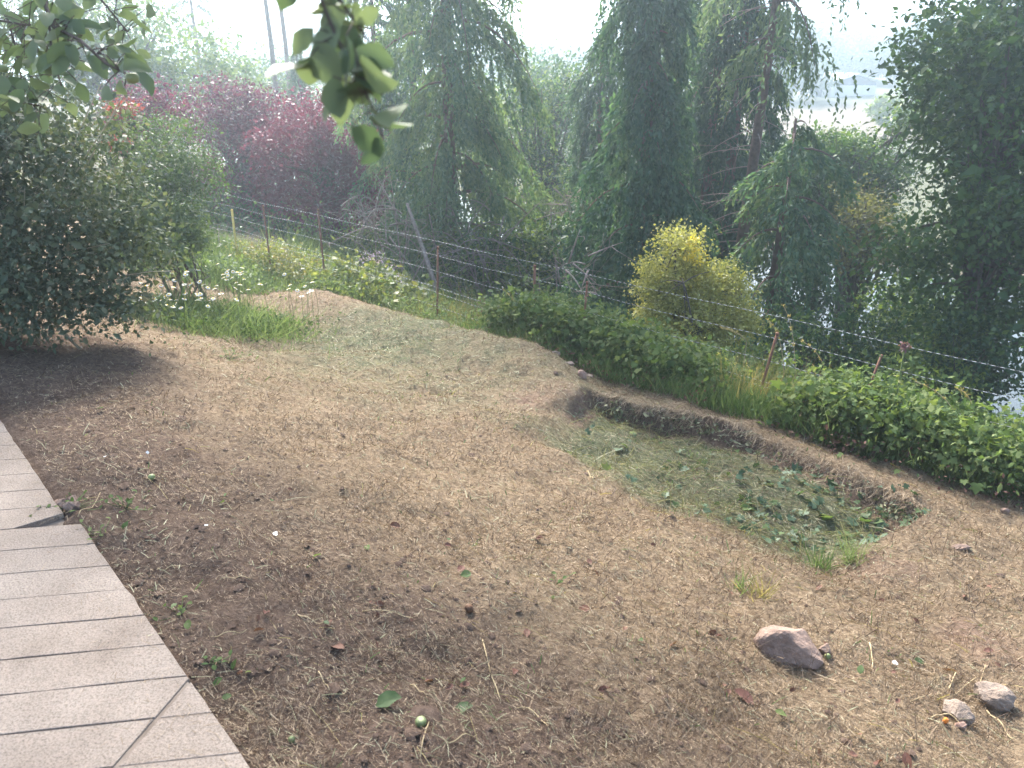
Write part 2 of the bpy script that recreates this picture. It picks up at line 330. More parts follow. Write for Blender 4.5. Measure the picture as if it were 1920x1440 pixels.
# ------------------------------------------------------------------ the ground sheet
def axis_pts(lo, hi, step, far_lo, far_hi, gr=1.13):
    c = list(np.arange(lo, hi, step)); s = step; a = []; q = lo
    while q > far_lo: s *= gr; q -= s; a.append(q)
    s = step; bb = []; q = c[-1]
    while q < far_hi: s *= gr; q += s; bb.append(q)
    return np.array(a[::-1] + c + bb)
gx = axis_pts(-5.2, 4.2, .038, -900, 900); gy = axis_pts(0.3, 12.5, .038, -60, 1500)
X, Y = np.meshgrid(gx, gy); Z = H(X, Y)
nx, ny = len(gx), len(gy)
V = np.stack([X, Y, Z], -1).reshape(-1, 3)
i = (np.arange(ny - 1)[:, None] * nx + np.arange(nx - 1)[None]).ravel()
me = mesh_np('ground', V, np.stack([i, i + 1, i + nx + 1, i + nx], -1))
def cover(x, y):
    d = fdist(x, y); pe = (y - 1.43 + 1.105 * (x + .668)) / 1.49       # metres from the path edge
    r = np.hypot(x, y); s = pit_sd(np.clip(x, -6, 6), np.clip(y, -3, 14))
    soil = np.clip(1.1 - pe / 1.35, 0, 1) + .22 * sstep(3.2, 1.6, r) + .5 * sstep(1.1, .1, np.hypot(x + 2.9, y - 4.6))
    soil = np.where(d > .9, .45, soil * sstep(.5, 0, d))
    soil += .9 * sstep(.16, .03, np.abs(s + .03)) * sstep(-2.0, -1.5, d)
    green = .12 + .3 * sstep(2.6, .8, np.hypot((x + .6) * .8, y - 6.6)) + .75 * sstep(.22, -.25, s + .5 * fbm(x, y, 2.2, 3)) + .35 * sstep(1.8, .2, np.hypot(x + 1.2, y - 7.3)) + .6 * sstep(-.5, .2, d)
    green = np.where(d > 24, .9, green); soil = np.where(d > 24, .12, soil)
    red = .5 * sstep(.7, .1, np.hypot((x - .25) * .8, y - 5.45)) + .6 * sstep(.35, .1, np.hypot(x - 2.0, y - 2.6)) + .5 * sstep(.4, .1, np.hypot(x - 1.9, y - 3.3))
    red = red + .5 * sstep(58, 62, y) * sstep(90, 86, y) * (x > 10)          # ploughed / bare strip in the far field
    return np.stack([np.clip(soil, 0, 1), np.clip(green, 0, 1), np.clip(red, 0, 1), np.ones_like(x)], -1)
ca = me.color_attributes.new('cover', 'FLOAT_COLOR', 'POINT'); ca.data.foreach_set('color', cover(V[:, 0], V[:, 1]).astype(np.float32).ravel())
tag(put('ground', me, M['ground'], smooth=True), kind='structure')

# river
nrm = np.array([.95, 1.0]) / 1.379; along = np.array([1.0, -.95]) / 1.379
base = np.array([0, 8.0]); qs = []
for dd, ss in ((9.2, -260), (9.2, 200), (22.8, 200), (22.8, -260)):
    q = base + nrm * dd + along * ss; qs.append([q[0], q[1], -5.0])
tag(put('river', mesh_np('river', np.array(qs), np.array([[0, 1, 2, 3]])), M['water']), kind='structure')

# ------------------------------------------------------------------ concrete path of grooved strips
path = bpy.data.objects.new('concrete_path', None); COL.objects.link(path); tag(path, 'pale concrete path with grooved strips', kind='structure')
path.location = (-1.6, 1.8, 0)
SL = math.tan(R(8.4))
def edge_at(y0, off=0.0):           # where groove y = y0 + SL*x meets the right edge (shifted off metres outwards)
    return (1.43 - 0.668 * 1.105 + off * 1.49 - y0) / (SL + 1.105)
rng = np.random.default_rng(11)
def slab(name, poly, top=.03, bot=-.14, bev=.0015):
    P = np.array(poly, float); c = P.mean(0); k = len(P)
    e = np.roll(P, -1, 0) - P; nn = np.c_[e[:, 1], -e[:, 0]]; nn = nn / np.linalg.norm(nn, axis=1, keepdims=True)
    pn = np.roll(nn, 1, 0); off = (nn + pn) / (1 + (nn * pn).sum(1, keepdims=True)).clip(.3)
    I = P - off * bev
    V = np.vstack([np.c_[I, np.full(k, top)], np.c_[P, np.full(k, top - bev)], np.c_[P, np.full(k, bot)]])
    F = [list(range(k))] + [[i, k + i, k + (i + 1) % k, (i + 1) % k] for i in range(k)] + [[k + i, 2 * k + i, 2 * k + (i + 1) % k, k + (i + 1) % k] for i in range(k)]
    V[:, 0] += 1.6; V[:, 1] -= 1.8
    me = bpy.data.meshes.new(name); me.from_pydata(V.tolist(), [], F); me.update()
    return put(name, me, M['concrete'], path)
PW = 1.5; GAP = .0026
def edgepoly(ya, yb, left, off):
    """strip between grooves ya and yb, right edge slightly ragged"""
    xa, xb = edge_at(ya, off), edge_at(yb, off); pts = []
    xl_a, xl_b = edge_at(ya, -PW), edge_at(yb, -PW)
    tt_ = np.linspace(0, 1, 15)[1:-1]; jj = lambda: rng.normal(0, .0016)
    pts += [(xl_a, ya + SL * xl_a)] + [(xl_a + (xa - xl_a) * t, ya + SL * (xl_a + (xa - xl_a) * t) + jj()) for t in tt_] + [(xa, ya + SL * xa)]
    for t in (.33, .66):
        x = xa + (xb - xa) * t + rng.normal(0, .0018); y0 = ya + (yb - ya) * t
        pts.append((x, y0 + SL * x))
    pts += [(xb, yb + SL * xb)] + [(xb + (xl_b - xb) * t, yb + SL * (xb + (xl_b - xb) * t) + jj()) for t in tt_] + [(xl_b, yb + SL * xl_b)]
    return pts
def clip(poly, a, nrm_, c):           # keep side where nrm.(p-a) > c
    o = []
    for i in range(len(poly)):
        p, q = np.array(poly[i]), np.array(poly[(i + 1) % len(poly)]); dp = (p - a) @ nrm_ - c; dq = (q - a) @ nrm_ - c
        if dp >= 0: o.append(tuple(p))
        if (dp < 0) != (dq < 0): o.append(tuple(p + (q - p) * dp / (dp - dq)))
    return o
crack_a = np.array([-.935, 1.753]); crack_b = np.array([-1.016, 1.43]); cd = (crack_b - crack_a) / np.linalg.norm(crack_b - crack_a); cn = np.array([cd[1], -cd[0]])
yg = [.819 + .1525 * k for k in range(28)]
for k in range(len(yg) - 1):
    ya, yb = yg[k] + rng.uniform(.0004, .0024), yg[k + 1] - rng.uniform(.0004, .0024)
    mid = (ya + yb) / 2; off = 0.0 if mid < 2.8 else -.03
    poly = edgepoly(ya, yb, None, off)
    if mid > 4.9: continue
    if 2.8 < mid < 2.96:             # the broken corner beside the hole
        xh = edge_at(mid, 0); hn = np.array([-.62, .78]); poly = clip(poly, np.array([xh - .10, mid + SL * xh - .035]), hn, 0)
    ys = np.array([p[1] for p in poly])
    if ys.min() < crack_a[1] and ys.max() > .3:
        for sgn in (1, -1):
            q = clip(poly, crack_a, cn * sgn, .005 + .002 * rng.random())
            if len(q) > 2: slab('concrete_strip', q, .03 + .003 * (sgn > 0))
    else: slab('concrete_strip', poly, .03 + rng.normal(0, .0004))
# bedding under the strips, seen in the grooves
def bedding(y0, y1, off):
    q = [(edge_at(y0, -PW + .02), y0), (edge_at(y0, off), y0), (edge_at(y1, off), y1), (edge_at(y1, -PW + .02), y1)]
    me = bpy.data.meshes.new('bedding'); me.from_pydata([(x + 1.6, yy + SL * x - 1.8, .0284) for x, yy in q], [], [[0, 1, 2, 3]]); put('bedding', me, M['bed'], path)
M['bed'] = roughmat('groove_dirt', [(.115, .085, .063), (.21, .168, .132)], 5, .95, .4)
me = bpy.data.meshes.new('soil_fill'); me.from_pydata([(edge_at(v, o_) + 1.6, v + SL * edge_at(v, o_) - 1.8, .006) for v, o_ in ((2.80, -.27), (2.80, -.012), (2.955, -.04), (2.955, -.27))], [], [[0, 1, 2, 3]]); put('soil_fill', me, M['bed'], path)
bedding(.83, 2.80, -.006); bedding(2.80, 2.955, -.26); bedding(2.955, 4.8, -.045)

# ------------------------------------------------------------------ plant builders
UP = np.array([0, 0, 1.])
def rdir(rng, n): return norm(rng.normal(size=(n, 3)))
def ground_at(px, D, py=500):
    q = at(px, py, D); return np.array([q[0], q[1], h1(q[0], q[1])])
def leafcloud(rng, centers, sig, per, size, tmpl=T_RH, flat=.6, aspect=.6, droop=.3, outc=None, szvar=.3):
    n = len(centers) * per; C = np.repeat(centers, per, 0)
    off = rng.normal(size=(n, 3)) * np.array([1, 1, flat]) * (sig if np.isscalar(sig) else np.repeat(sig, per)[:, None])
    P = C + off
    nr = rdir(rng, n) * .8 + UP * .7 + norm(off) * .5
    ax = rdir(rng, n) + norm(off) * .6 - UP * droop
    s = size * np.exp(rng.normal(0, szvar, n))
    return stamp(*tmpl, P, ax, nr, s * aspect, s)
def lobes_clumps(rng, lobes, n, shell=.55):
    L = np.array(lobes, float); vol = (L[:, 3] * L[:, 4] * L[:, 5]) ** .75; k = rng.choice(len(L), n, p=vol / vol.sum())
    d = rdir(rng, n); r = shell + (1 - shell) * rng.random(n) ** .6; r = np.where(rng.random(n) < .22, rng.random(n) * shell, r)
    return L[k, :3] + d * r[:, None] * L[k, 3:6], k
def broadleaf(name, label, cat, base, lobes, nclump, per, size, mleaf, mbark=None, tr=.12, seed=1, sig=.22, group=None, tmpl=T_RH, nlimb=40, aspect=.62, flat=.6, stems=1, shell=.55, trunk_name='trunk', crown_name='crown'):
    """lobes: world ellipsoids (x,y,z,rx,ry,rz); trunk, limbs reaching the clumps, leaves in clumps"""
    rng = np.random.default_rng(seed); base = np.asarray(base, float)
    root = empty(name, base, label, cat, group)
    C, k = lobes_clumps(rng, lobes, nclump, shell)
    V, F = leafcloud(rng, C, sig * (.6 + .8 * rng.random(nclump)), per, size, tmpl, flat, aspect)
    tag(put(crown_name, mesh_np(crown_name, V - base, F), mleaf, root), kind='stuff')
    top = np.array(lobes)[:, :3].mean(0); parts = []
    for s_ in range(stems):
        b0 = base + (0 if stems == 1 else rng.normal(0, .12, 3) * [1, 1, 0]); tp = top + rng.normal(0, .25, 3) * (stems > 1)
        midp = (b0 + tp) / 2 + rng.normal(0, .12, 3)
        tk = bez(b0 - [0, 0, .15], midp, tp, 9); parts.append(tube(tk, np.linspace(tr, tr * .35, 9) / math.sqrt(stems), 8))
        for j in rng.choice(nclump, min(nlimb // stems, nclump), replace=False):
            i0 = rng.integers(3, 9); a = tk[i0]; c = C[j]
            if np.linalg.norm(c - a) > 5: continue
            parts.append(tube(bez(a, a + (c - a) * .5 + UP * .15 * np.linalg.norm(c - a), c, 6), np.linspace(tr * .32, tr * .05, 6) / math.sqrt(stems), 5))
    V, F = join(parts); put(trunk_name, mesh_np(trunk_name, V - base, F), mbark or M['bark'], root, smooth=True)
    return root
def conifer(name, label, base, height, prof, seed, mleaf, z0=.6, nb=110, strands=22, slen=.45, group=None, weep=1.0, tr=.14, lean=(0, 0), bark=None, seg=.07, wid=.05, cat='tree', dead=0):
    """trunk, drooping branches, and hanging sprays of small scales under every branch"""
    rng = np.random.default_rng(seed); base = np.asarray(base, float); root = empty(name, base, label, cat, group)
    tk = np.array([[lean[0] * t * height, lean[1] * t * height, t * height] for t in np.linspace(-.02, 1, 12)])
    wood = [tube(tk, np.linspace(tr, .02, 12), 8)]; P = []; AX = []; S = []
    nb = int(nb * .46)
    for i in range(nb):
        t = (i + rng.random()) / nb; z = z0 + (height - z0) * t
        Rr = np.interp(z / height, *prof) * (.5 + .72 * rng.random()); th = i * 2.399 + rng.normal(0, .3)
        o = np.array([lean[0] * z, lean[1] * z, z]); dr = np.array([math.cos(th), math.sin(th), 0])
        tip = o + dr * Rr - UP * Rr * (.35 + .4 * rng.random()) * weep
        br = bez(o, o + dr * Rr * .55 + UP * Rr * .18, tip, 7); wood.append(tube(br, np.linspace(.012 + .012 * Rr, .003, 7), 4))
        m = max(4, int(2.7 * strands * (.35 + Rr)))
        u = rng.random(m) ** .7; idx = u * 6; lo = np.minimum(idx.astype(int), 5); fr = (idx - lo)[:, None]
        st = br[lo] * (1 - fr) + br[lo + 1] * fr
        side = np.cross(dr, UP); spread = rng.normal(0, .10 + .2 * Rr, m)[:, None] * side * u[:, None]
        u = .25 + .75 * u
        st = st + spread - UP * np.abs(spread).sum(1, keepdims=True) * .5
        ln = slen * (.5 + rng.random(m)) * (.6 + .5 * weep)
        for q in range(m):
            ns = max(3, int(ln[q] / seg)); kk = np.arange(ns)[:, None]
            d0 = norm(dr * (.9 - .5 * weep) + rng.normal(0, .22, 3) - UP * (.25 + .75 * weep))
            dd = norm(d0[None] - UP * kk * .10 * weep)
            pts = st[q] + np.cumsum(dd * seg, 0)
            P.append(pts); AX.append(dd + rng.normal(0, .45, (ns, 3))); S.append(np.full(ns, 1.) * np.linspace(1.1, .7, ns))
    P = np.vstack(P); AX = np.vstack(AX); S = np.concatenate(S)
    V, F = stamp(*T_RH, P, AX, rdir(rng, len(P)) + np.array([0, 0, .4]), wid * S, seg * 1.7 * S)
    tag(put('crown', mesh_np('crown', V, F), mleaf, root), kind='stuff')
    V, F = join(wood); put('trunk', mesh_np('trunk', V, F), bark or M['bark_red'], root, smooth=True)
    return root
def lobe(px, py, D, rx, rz, ry=None):
    q = at(px, py, D); return (q[0], q[1], q[2], rx, ry or rx, rz)

# ------------------------------------------------------------------ trees beyond the fence
CON = ([0, .15, .35, .6, .85, 1], [.75, 1.0, .85, .6, .3, .02])
g0 = ground_at(850, 15); conifer('weeping_conifer', 'tall weeping conifer with grey green drooping sprays right of the purple trees', g0, 13, ([0, .1, .3, .5, .8, 1], [1.2, 1.75, 1.75, 1.6, 1.0, .05]), 21, M['conifer'], .7, 165, 26, .5)
g0 = ground_at(1195, 12.5); conifer('weeping_conifer', 'weeping conifer with long hanging curtains just left of the golden shrub', g0, 9.5, ([0, .12, .3, .5, .7, 1], [1.1, 1.35, 1.0, .65, .5, .05]), 22, M['conifer'], .5, 150, 26, .62)
g0 = ground_at(1112, 17); conifer('narrow_conifer', 'narrow pointed conifer rising behind the weeping conifer beside a gap of sky', g0, 6.6, ([0, .2, .5, .75, .9, 1], [1.3, 1.25, 1.0, .6, .4, .05]), 23, M['conifer_dark'], .4, 90, 22, .5)
g0 = ground_at(1310, 16); conifer('dark_conifer', 'dense dark conifer behind the golden shrub, left of the bare trunk', g0, 12, ([0, .2, .5, .75, .9, 1], [1.3, 1.35, 1.25, 1.05, .7, .05]), 24, M['conifer_dark'], .4, 130, 22, .5)
g0 = ground_at(1455, 12); conifer('drooping_conifer', 'low drooping conifer in front of the bare trunk, right of the golden shrub', g0, 4.3, ([0, .25, .5, .8, 1], [.8, 1.15, 1.15, .95, .45]), 25, M['conifer'], .3, 66, 24, .38, weep=.7)
g0 = ground_at(728, 18); conifer('dark_spruce', 'dark green conifer with flat sprays beside the purple trees', g0, 7.2, ([0, .2, .5, .8, 1], [1.2, 1.2, 1.0, .6, .05]), 26, M['conifer_dark'], .3, 100, 22, .35, weep=.45)
g0 = ground_at(596, 24); conifer('small_conifer', 'pointed conifer top showing above the purple trees', g0, 5.2, CON, 27, M['conifer_dark'], .4, 70, 18, .45)
g0 = ground_at(430, 34); conifer('thin_conifer', 'thin ragged conifer against the sky above the purple trees', g0, 9.5, ([0, .4, .7, 1], [1.2, 1.1, .8, .1]), 28, M['conifer_dark'], 1.2, 60, 14, .5, weep=.5)
g0 = ground_at(330, 36); conifer('thin_conifer', 'ragged conifer top against the sky left of the thin one', g0, 9.0, ([0, .4, .7, 1], [1.4, 1.2, .9, .1]), 29, M['conifer_dark'], 1.2, 60, 14, .5, weep=.5)

g0 = ground_at(790, 20); conifer('narrow_conifer', 'tall narrow conifer between the flat sprayed conifer and the tall weeping one', g0, 10, CON, 32, M['conifer_dark'], .4, 90, 20, .5)
g0 = ground_at(1350, 15.5); conifer('dark_conifer', 'tall dark conifer close behind the bare trunk on its left', g0, 12.5, ([0, .2, .5, .75, .9, 1], [.9, 1.0, .95, .85, .6, .05]), 34, M['conifer_dark'], .4, 110, 20, .5)
g0 = ground_at(1245, 18); conifer('narrow_conifer', 'tall narrow conifer filling the back between the weeping and dark conifers', g0, 10.5, CON, 33, M['conifer_dark'], .4, 90, 20, .5)
# the tall conifer with a bare trunk and dead branches
g0 = ground_at(1378, 13.5)
bare = conifer('bare_trunk_conifer', 'tall conifer with a bare reddish trunk and thin dead branches', g0, 12, ([0, .44, .5, .8, 1], [.1, .1, 1.3, 1.0, .1]), 30, M['conifer'], 5.3, 44, 20, .5, tr=.125, lean=(.028, 0))
rng = np.random.default_rng(31)
for k in range(46):
    z = .6 + 6.6 * k / 46 + rng.normal(0, .05); th = rng.choice([0, math.pi]) + rng.normal(0, .8); L = .5 + .7 * rng.random(); d = np.array([math.cos(th), math.sin(th), 0])
    o = np.array([.028 * z, 0, z]); e = o + d * L - UP * L * (.1 + .4 * rng.random())
    parts = [tube(bez(o, (o + e) / 2 + UP * .12 * L, e, 6), np.linspace(.011, .003, 6), 4)]
    for j in range(3):
        a = o + (e - o) * rng.uniform(.4, .9) + UP * .03; parts.append(tube(np.array([a, a + rng.normal(0, .12, 3) + d * .12]), [.004, .002], 3))
    V, F = join(parts); put('dead_branch', mesh_np('dead_branch', V, F), M['dead'], bare)

PUR = 'purple leaved trees beyond the fence'
broadleaf('purple_tree', 'purple leaved tree beyond the fence, nearer the weeping conifer', 'tree', ground_at(625, 16), [lobe(600, 240, 16, .8, .75), lobe(645, 300, 16, .7, .85), lobe(555, 310, 15.6, .8, .9), lobe(665, 370, 16, .55, .7), lobe(600, 390, 15.5, .7, .5)], 330, 60, .062, M['copper'], tr=.12, seed=41, sig=.17, group=PUR)
broadleaf('purple_tree', 'purple leaved tree beyond the fence, nearer the big bush on the left', 'tree', ground_at(455, 17), [lobe(430, 225, 17, .85, .8), lobe(500, 250, 17, .8, .9), lobe(440, 340, 16.5, .85, .8), lobe(510, 370, 16.5, .8, .7), lobe(450, 400, 16.2, .6, .4)], 330, 60, .062, M['copper'], tr=.12, seed=42, sig=.18, group=PUR)
broadleaf('red_shrub', 'small dark red shrub showing behind the big bush', 'shrub', ground_at(228, 10.5), [lobe(232, 205, 10.5, .2, .07), lobe(222, 262, 10.5, .1, .09)], 30, 26, .045, M['red'], tr=.03, seed=43, sig=.06, nlimb=12)
broadleaf('leafy_tree', 'large pale broadleaf tree at upper left behind the big bush', 'tree', ground_at(300, 23), [lobe(300, 130, 23, 2.2, 1.5), lobe(180, 90, 22, 2.0, 1.6), lobe(410, 170, 24, 1.3, 1.2), lobe(250, 230, 22, 2.0, 1.0), lobe(90, 60, 22, 1.8, 1.8)], 420, 60, .11, M['leaf'], tr=.22, seed=44, sig=.3)
broadleaf('leafy_tree', 'broadleaf tree between the purple trees and the sky gap', 'tree', ground_at(520, 33), [lobe(430, 150, 34, 1.5, 1.3), lobe(530, 160, 33, 1.6, 1.0), lobe(470, 220, 32, 2, 1.2)], 220, 50, .14, M['leaf_dark'], tr=.2, seed=45, sig=.35)
broadleaf('leafy_tree', 'rounded broadleaf tree seen between the two weeping conifers', 'tree', ground_at(1010, 33), [lobe(1000, 170, 33, 2.0, 1.7), lobe(1050, 230, 32, 1.8, 1.8), lobe(950, 240, 33, 1.8, 1.6), lobe(1060, 330, 30, 1.2, 1.4)], 300, 50, .14, M['leaf_dark'], tr=.25, seed=46, sig=.35)
broadleaf('leafy_tree', 'broadleaf tree low behind the tall weeping conifer', 'tree', ground_at(900, 24), [lobe(940, 330, 22, .9, 1.2), lobe(900, 250, 24, 1.2, 1.4)], 140, 50, .11, M['leaf_dark'], tr=.15, seed=47, sig=.28)
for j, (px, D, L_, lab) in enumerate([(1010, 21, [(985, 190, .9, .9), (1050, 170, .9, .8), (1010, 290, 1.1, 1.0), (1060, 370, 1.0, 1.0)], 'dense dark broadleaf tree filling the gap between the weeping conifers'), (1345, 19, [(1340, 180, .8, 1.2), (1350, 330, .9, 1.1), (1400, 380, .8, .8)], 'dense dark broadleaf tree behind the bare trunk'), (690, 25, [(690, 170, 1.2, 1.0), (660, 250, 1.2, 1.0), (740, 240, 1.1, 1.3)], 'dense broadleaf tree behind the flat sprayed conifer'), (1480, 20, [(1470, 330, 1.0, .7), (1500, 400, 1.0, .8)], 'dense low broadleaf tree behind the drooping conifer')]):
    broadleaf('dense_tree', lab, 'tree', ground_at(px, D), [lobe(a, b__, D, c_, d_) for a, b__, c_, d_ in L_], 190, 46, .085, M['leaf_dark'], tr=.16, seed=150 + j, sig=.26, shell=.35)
# right hand trees
broadleaf('big_leafy_tree', 'big dark broadleaf tree filling the right edge above the fence', 'tree', ground_at(1850, 10.5), [lobe(1850, 60, 11, 1.0, 1.0), lobe(1900, 180, 10.5, 1.3, 1.1), lobe(1815, 260, 11, .75, .8), lobe(1840, 400, 10, .9, .9), lobe(1930, 420, 10, .9, 1.2), lobe(1750, 480, 10.5, .75, .7), lobe(1880, 580, 10, .7, .45), lobe(1800, 600, 10, .5, .4), lobe(1920, 660, 9.6, .5, .3), lobe(1960, 40, 11, 1.5, 1.5), lobe(1790, 130, 12.5, .4, .7)], 620, 55, .085, M['leaf'], tr=.14, seed=48, sig=.2, nlimb=90, tmpl=T_RH, shell=.4)
broadleaf('oak_tree', 'leafy oak in the middle distance below the far barn', 'tree', ground_at(1600, 17), [lobe(1560, 292, 17, .9, .5), lobe(1640, 315, 17, .9, .5), lobe(1600, 280, 17.5, .6, .3), lobe(1710, 235, 17, .5, .5), lobe(1620, 400, 17, .8, .6), lobe(1550, 350, 17, .6, .4)], 320, 50, .075, M['leaf'], tr=.16, seed=49, sig=.18, nlimb=80)
broadleaf('olive_shrub', 'sunlit olive green tree with branches showing between oak and conifer', 'tree', ground_at(1640, 14.5), [lobe(1600, 440, 14.5, .75, .7), lobe(1660, 470, 14.5, .7, .7), lobe(1590, 380, 15, .5, .4)], 160, 45, .06, M['leaf_olive'], tr=.11, seed=50, sig=.16, nlimb=70)
broadleaf('ivy_clad_tree', 'dark ivy covered trunk right of the golden shrub', 'tree', ground_at(1530, 13), [lobe(1530, 380, 13, .32, .5), lobe(1530, 480, 13, .34, .6), lobe(1525, 570, 13, .36, .6)], 130, 50, .055, M['ivy'], tr=.14, seed=51, sig=.12, nlimb=10)
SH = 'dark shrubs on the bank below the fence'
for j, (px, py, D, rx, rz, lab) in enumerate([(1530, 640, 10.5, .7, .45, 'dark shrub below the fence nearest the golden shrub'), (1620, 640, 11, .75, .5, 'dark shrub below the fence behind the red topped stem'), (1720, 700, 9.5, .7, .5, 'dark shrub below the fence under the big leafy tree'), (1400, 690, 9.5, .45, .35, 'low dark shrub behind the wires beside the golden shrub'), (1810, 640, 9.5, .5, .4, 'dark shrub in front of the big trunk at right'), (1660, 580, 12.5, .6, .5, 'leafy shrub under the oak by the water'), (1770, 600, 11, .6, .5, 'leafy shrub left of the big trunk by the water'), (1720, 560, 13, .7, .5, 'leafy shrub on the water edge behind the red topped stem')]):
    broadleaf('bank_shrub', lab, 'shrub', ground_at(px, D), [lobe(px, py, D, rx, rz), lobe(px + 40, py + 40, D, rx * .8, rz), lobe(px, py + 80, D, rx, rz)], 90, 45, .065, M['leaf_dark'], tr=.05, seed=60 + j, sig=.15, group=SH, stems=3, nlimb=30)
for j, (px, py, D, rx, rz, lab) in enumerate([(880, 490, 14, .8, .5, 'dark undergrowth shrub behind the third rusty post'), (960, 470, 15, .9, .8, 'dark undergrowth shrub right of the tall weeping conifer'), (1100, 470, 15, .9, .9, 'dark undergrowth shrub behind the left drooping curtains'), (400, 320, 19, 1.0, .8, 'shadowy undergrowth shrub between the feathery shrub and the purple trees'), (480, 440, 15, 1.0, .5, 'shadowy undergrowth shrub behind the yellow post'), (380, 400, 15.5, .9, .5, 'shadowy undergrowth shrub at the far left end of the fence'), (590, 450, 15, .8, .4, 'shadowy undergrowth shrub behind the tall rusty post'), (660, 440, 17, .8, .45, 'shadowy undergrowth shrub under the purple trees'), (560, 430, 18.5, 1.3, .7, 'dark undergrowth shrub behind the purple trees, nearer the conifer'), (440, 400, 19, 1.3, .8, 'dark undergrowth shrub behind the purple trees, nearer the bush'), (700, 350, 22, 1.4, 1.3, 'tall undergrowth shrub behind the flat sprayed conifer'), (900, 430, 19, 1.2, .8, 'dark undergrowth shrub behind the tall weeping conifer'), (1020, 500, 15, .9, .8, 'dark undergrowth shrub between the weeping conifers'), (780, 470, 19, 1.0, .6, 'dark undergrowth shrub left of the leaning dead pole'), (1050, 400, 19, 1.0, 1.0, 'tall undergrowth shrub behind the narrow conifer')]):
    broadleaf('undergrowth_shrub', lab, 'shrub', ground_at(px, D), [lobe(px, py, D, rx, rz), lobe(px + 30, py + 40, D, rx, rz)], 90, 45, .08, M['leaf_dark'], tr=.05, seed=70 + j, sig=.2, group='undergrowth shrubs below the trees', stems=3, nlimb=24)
# leaning bare poles against the sky
rng = np.random.default_rng(80)
for (a, b_, D, lab) in [((492, -40), (520, 190), 26, 'leaning bare trunk against the sky, the thicker of two'), ((522, -20), (545, 180), 27, 'leaning bare trunk against the sky, the thinner of two')]:
    A0, B0 = at(*a, D), at(*b_, D); g0 = np.array([B0[0] + .15, B0[1], h1(B0[0], B0[1])])
    root = empty('bare_tree', g0, lab, 'tree', 'bare trunks against the sky')
    V, F = tube(np.array([g0 - [0, 0, .2], B0, (A0 + B0) / 2 + [.03, 0, 0], A0, A0 + (A0 - B0) * .35]) - g0, [.11, .09, .075, .06, .03], 7); put('trunk', mesh_np('trunk', V, F), M['dead'], root, smooth=True)
    for k in range(7):
        o = B0 + (A0 - B0) * rng.random() - g0; V, F = tube(np.array([o, o + rng.normal(0, .3, 3) + [0, 0, .15]]), [.012, .004], 4); put('branch', mesh_np('branch', V, F), M['dead'], root)

# golden shrub just beyond the fence
gb = ground_at(1300, 8.7)
gs = broadleaf('golden_shrub', 'golden green rounded shrub with a yellow sprig, just beyond the wire fence', 'shrub', gb, [lobe(1278, 462, 8.7, .3, .25), lobe(1235, 520, 8.7, .26, .25), lobe(1265, 540, 8.7, .42, .38), lobe(1335, 530, 8.7, .42, .34), lobe(1300, 600, 8.6, .6, .36), lobe(1385, 600, 8.7, .3, .25), lobe(1225, 590, 8.7, .22, .3)], 430, 66, .03, M['gold'], tr=.05, seed=90, sig=.075, stems=4, nlimb=80, tmpl=T_RH, aspect=.75, shell=.5)
rng = np.random.default_rng(91)
V, F = leafcloud(rng, np.array([at(1300, 452, 8.45), at(1308, 475, 8.4), at(1292, 480, 8.45), at(1312, 490, 8.4)]), .045, 38, .04); put('yellow_sprig', mesh_np('yellow_sprig', V - gb, F), M['yellow'], gs)

# ------------------------------------------------------------------ far side of the valley
wood0 = None
rng = np.random.default_rng(100)
far = [(1180, 165), (1240, 180), (1330, 170), (1420, 185), (1465, 176), (1510, 190), (1545, 205), (1600, 190), (1640, 178), (1680, 190), (1720, 172), (1770, 180), (1830, 170), (1900, 175), (1000, 180), (1060, 170), (940, 185), (880, 175), (560, 190), (500, 180), (620, 185), (700, 180), (1960, 165), (1580, 260), (1660, 255), (1740, 265), (1500, 265), (1430, 260)]
for j, (px, D) in enumerate(far):
    D = D * .64
    g0 = ground_at(px, D, 130)
    if wood0 is None:
        wood0 = broadleaf('distant_tree', '', 'tree', g0, [(g0[0], g0[1], g0[2] + 6, 3.6, 3.6, 3.4), (g0[0] + 2, g0[1], g0[2] + 4.5, 3, 3, 2.6), (g0[0] - 2, g0[1], g0[2] + 4.2, 3, 3, 2.6)], 150, 30, .55, M['leaf'], tr=.35, seed=101, sig=.8, nlimb=20)
        o = wood0
    else:
        o = copy_tree(wood0); o.location = g0
    s = .62 + .4 * rng.random(); o.scale = (s * rng.uniform(.9, 1.3), s, s * rng.uniform(.8, 1.15)); o.rotation_euler.z = rng.random() * 6.28
    lb_ = ('left of the tall bare trunk', 'far wood left of the bare trunk') if px < 1400 else ('behind the far field between bare trunk and barn', 'far wood behind the field') if px < 1690 else ('behind the big leafy tree at right', 'far wood at the right')
    tag(o, 'hazy round tree of the far wood ' + lb_[0], 'tree', lb_[1])
# hedge trees along the far field, nearer
for j, (px, py, D, rx, rz, lab) in enumerate([(1735, 150, 70, 2.0, 2.6, 'pale tree beside the far barn, nearest the big leafy tree'), (1480, 130, 90, 4, 2.5, 'pale tree left of the far barn'), (1665, 205, 55, 1.2, .8, 'pale bush at the edge of the far field'), (1440, 290, 40, 1.5, 1.0, 'pale bush on the far river bank behind the bare trunk')]):
    broadleaf('field_tree', lab, 'tree', ground_at(px, D, 200), [lobe(px, py, D, rx, rz), lobe(px + 20, py + 15, D, rx, rz * .8)], 120, 30, .008 * D / 2, M['leaf'], tr=.2, seed=110 + j, sig=.12 * rx, group='trees along the far field', nlimb=16)
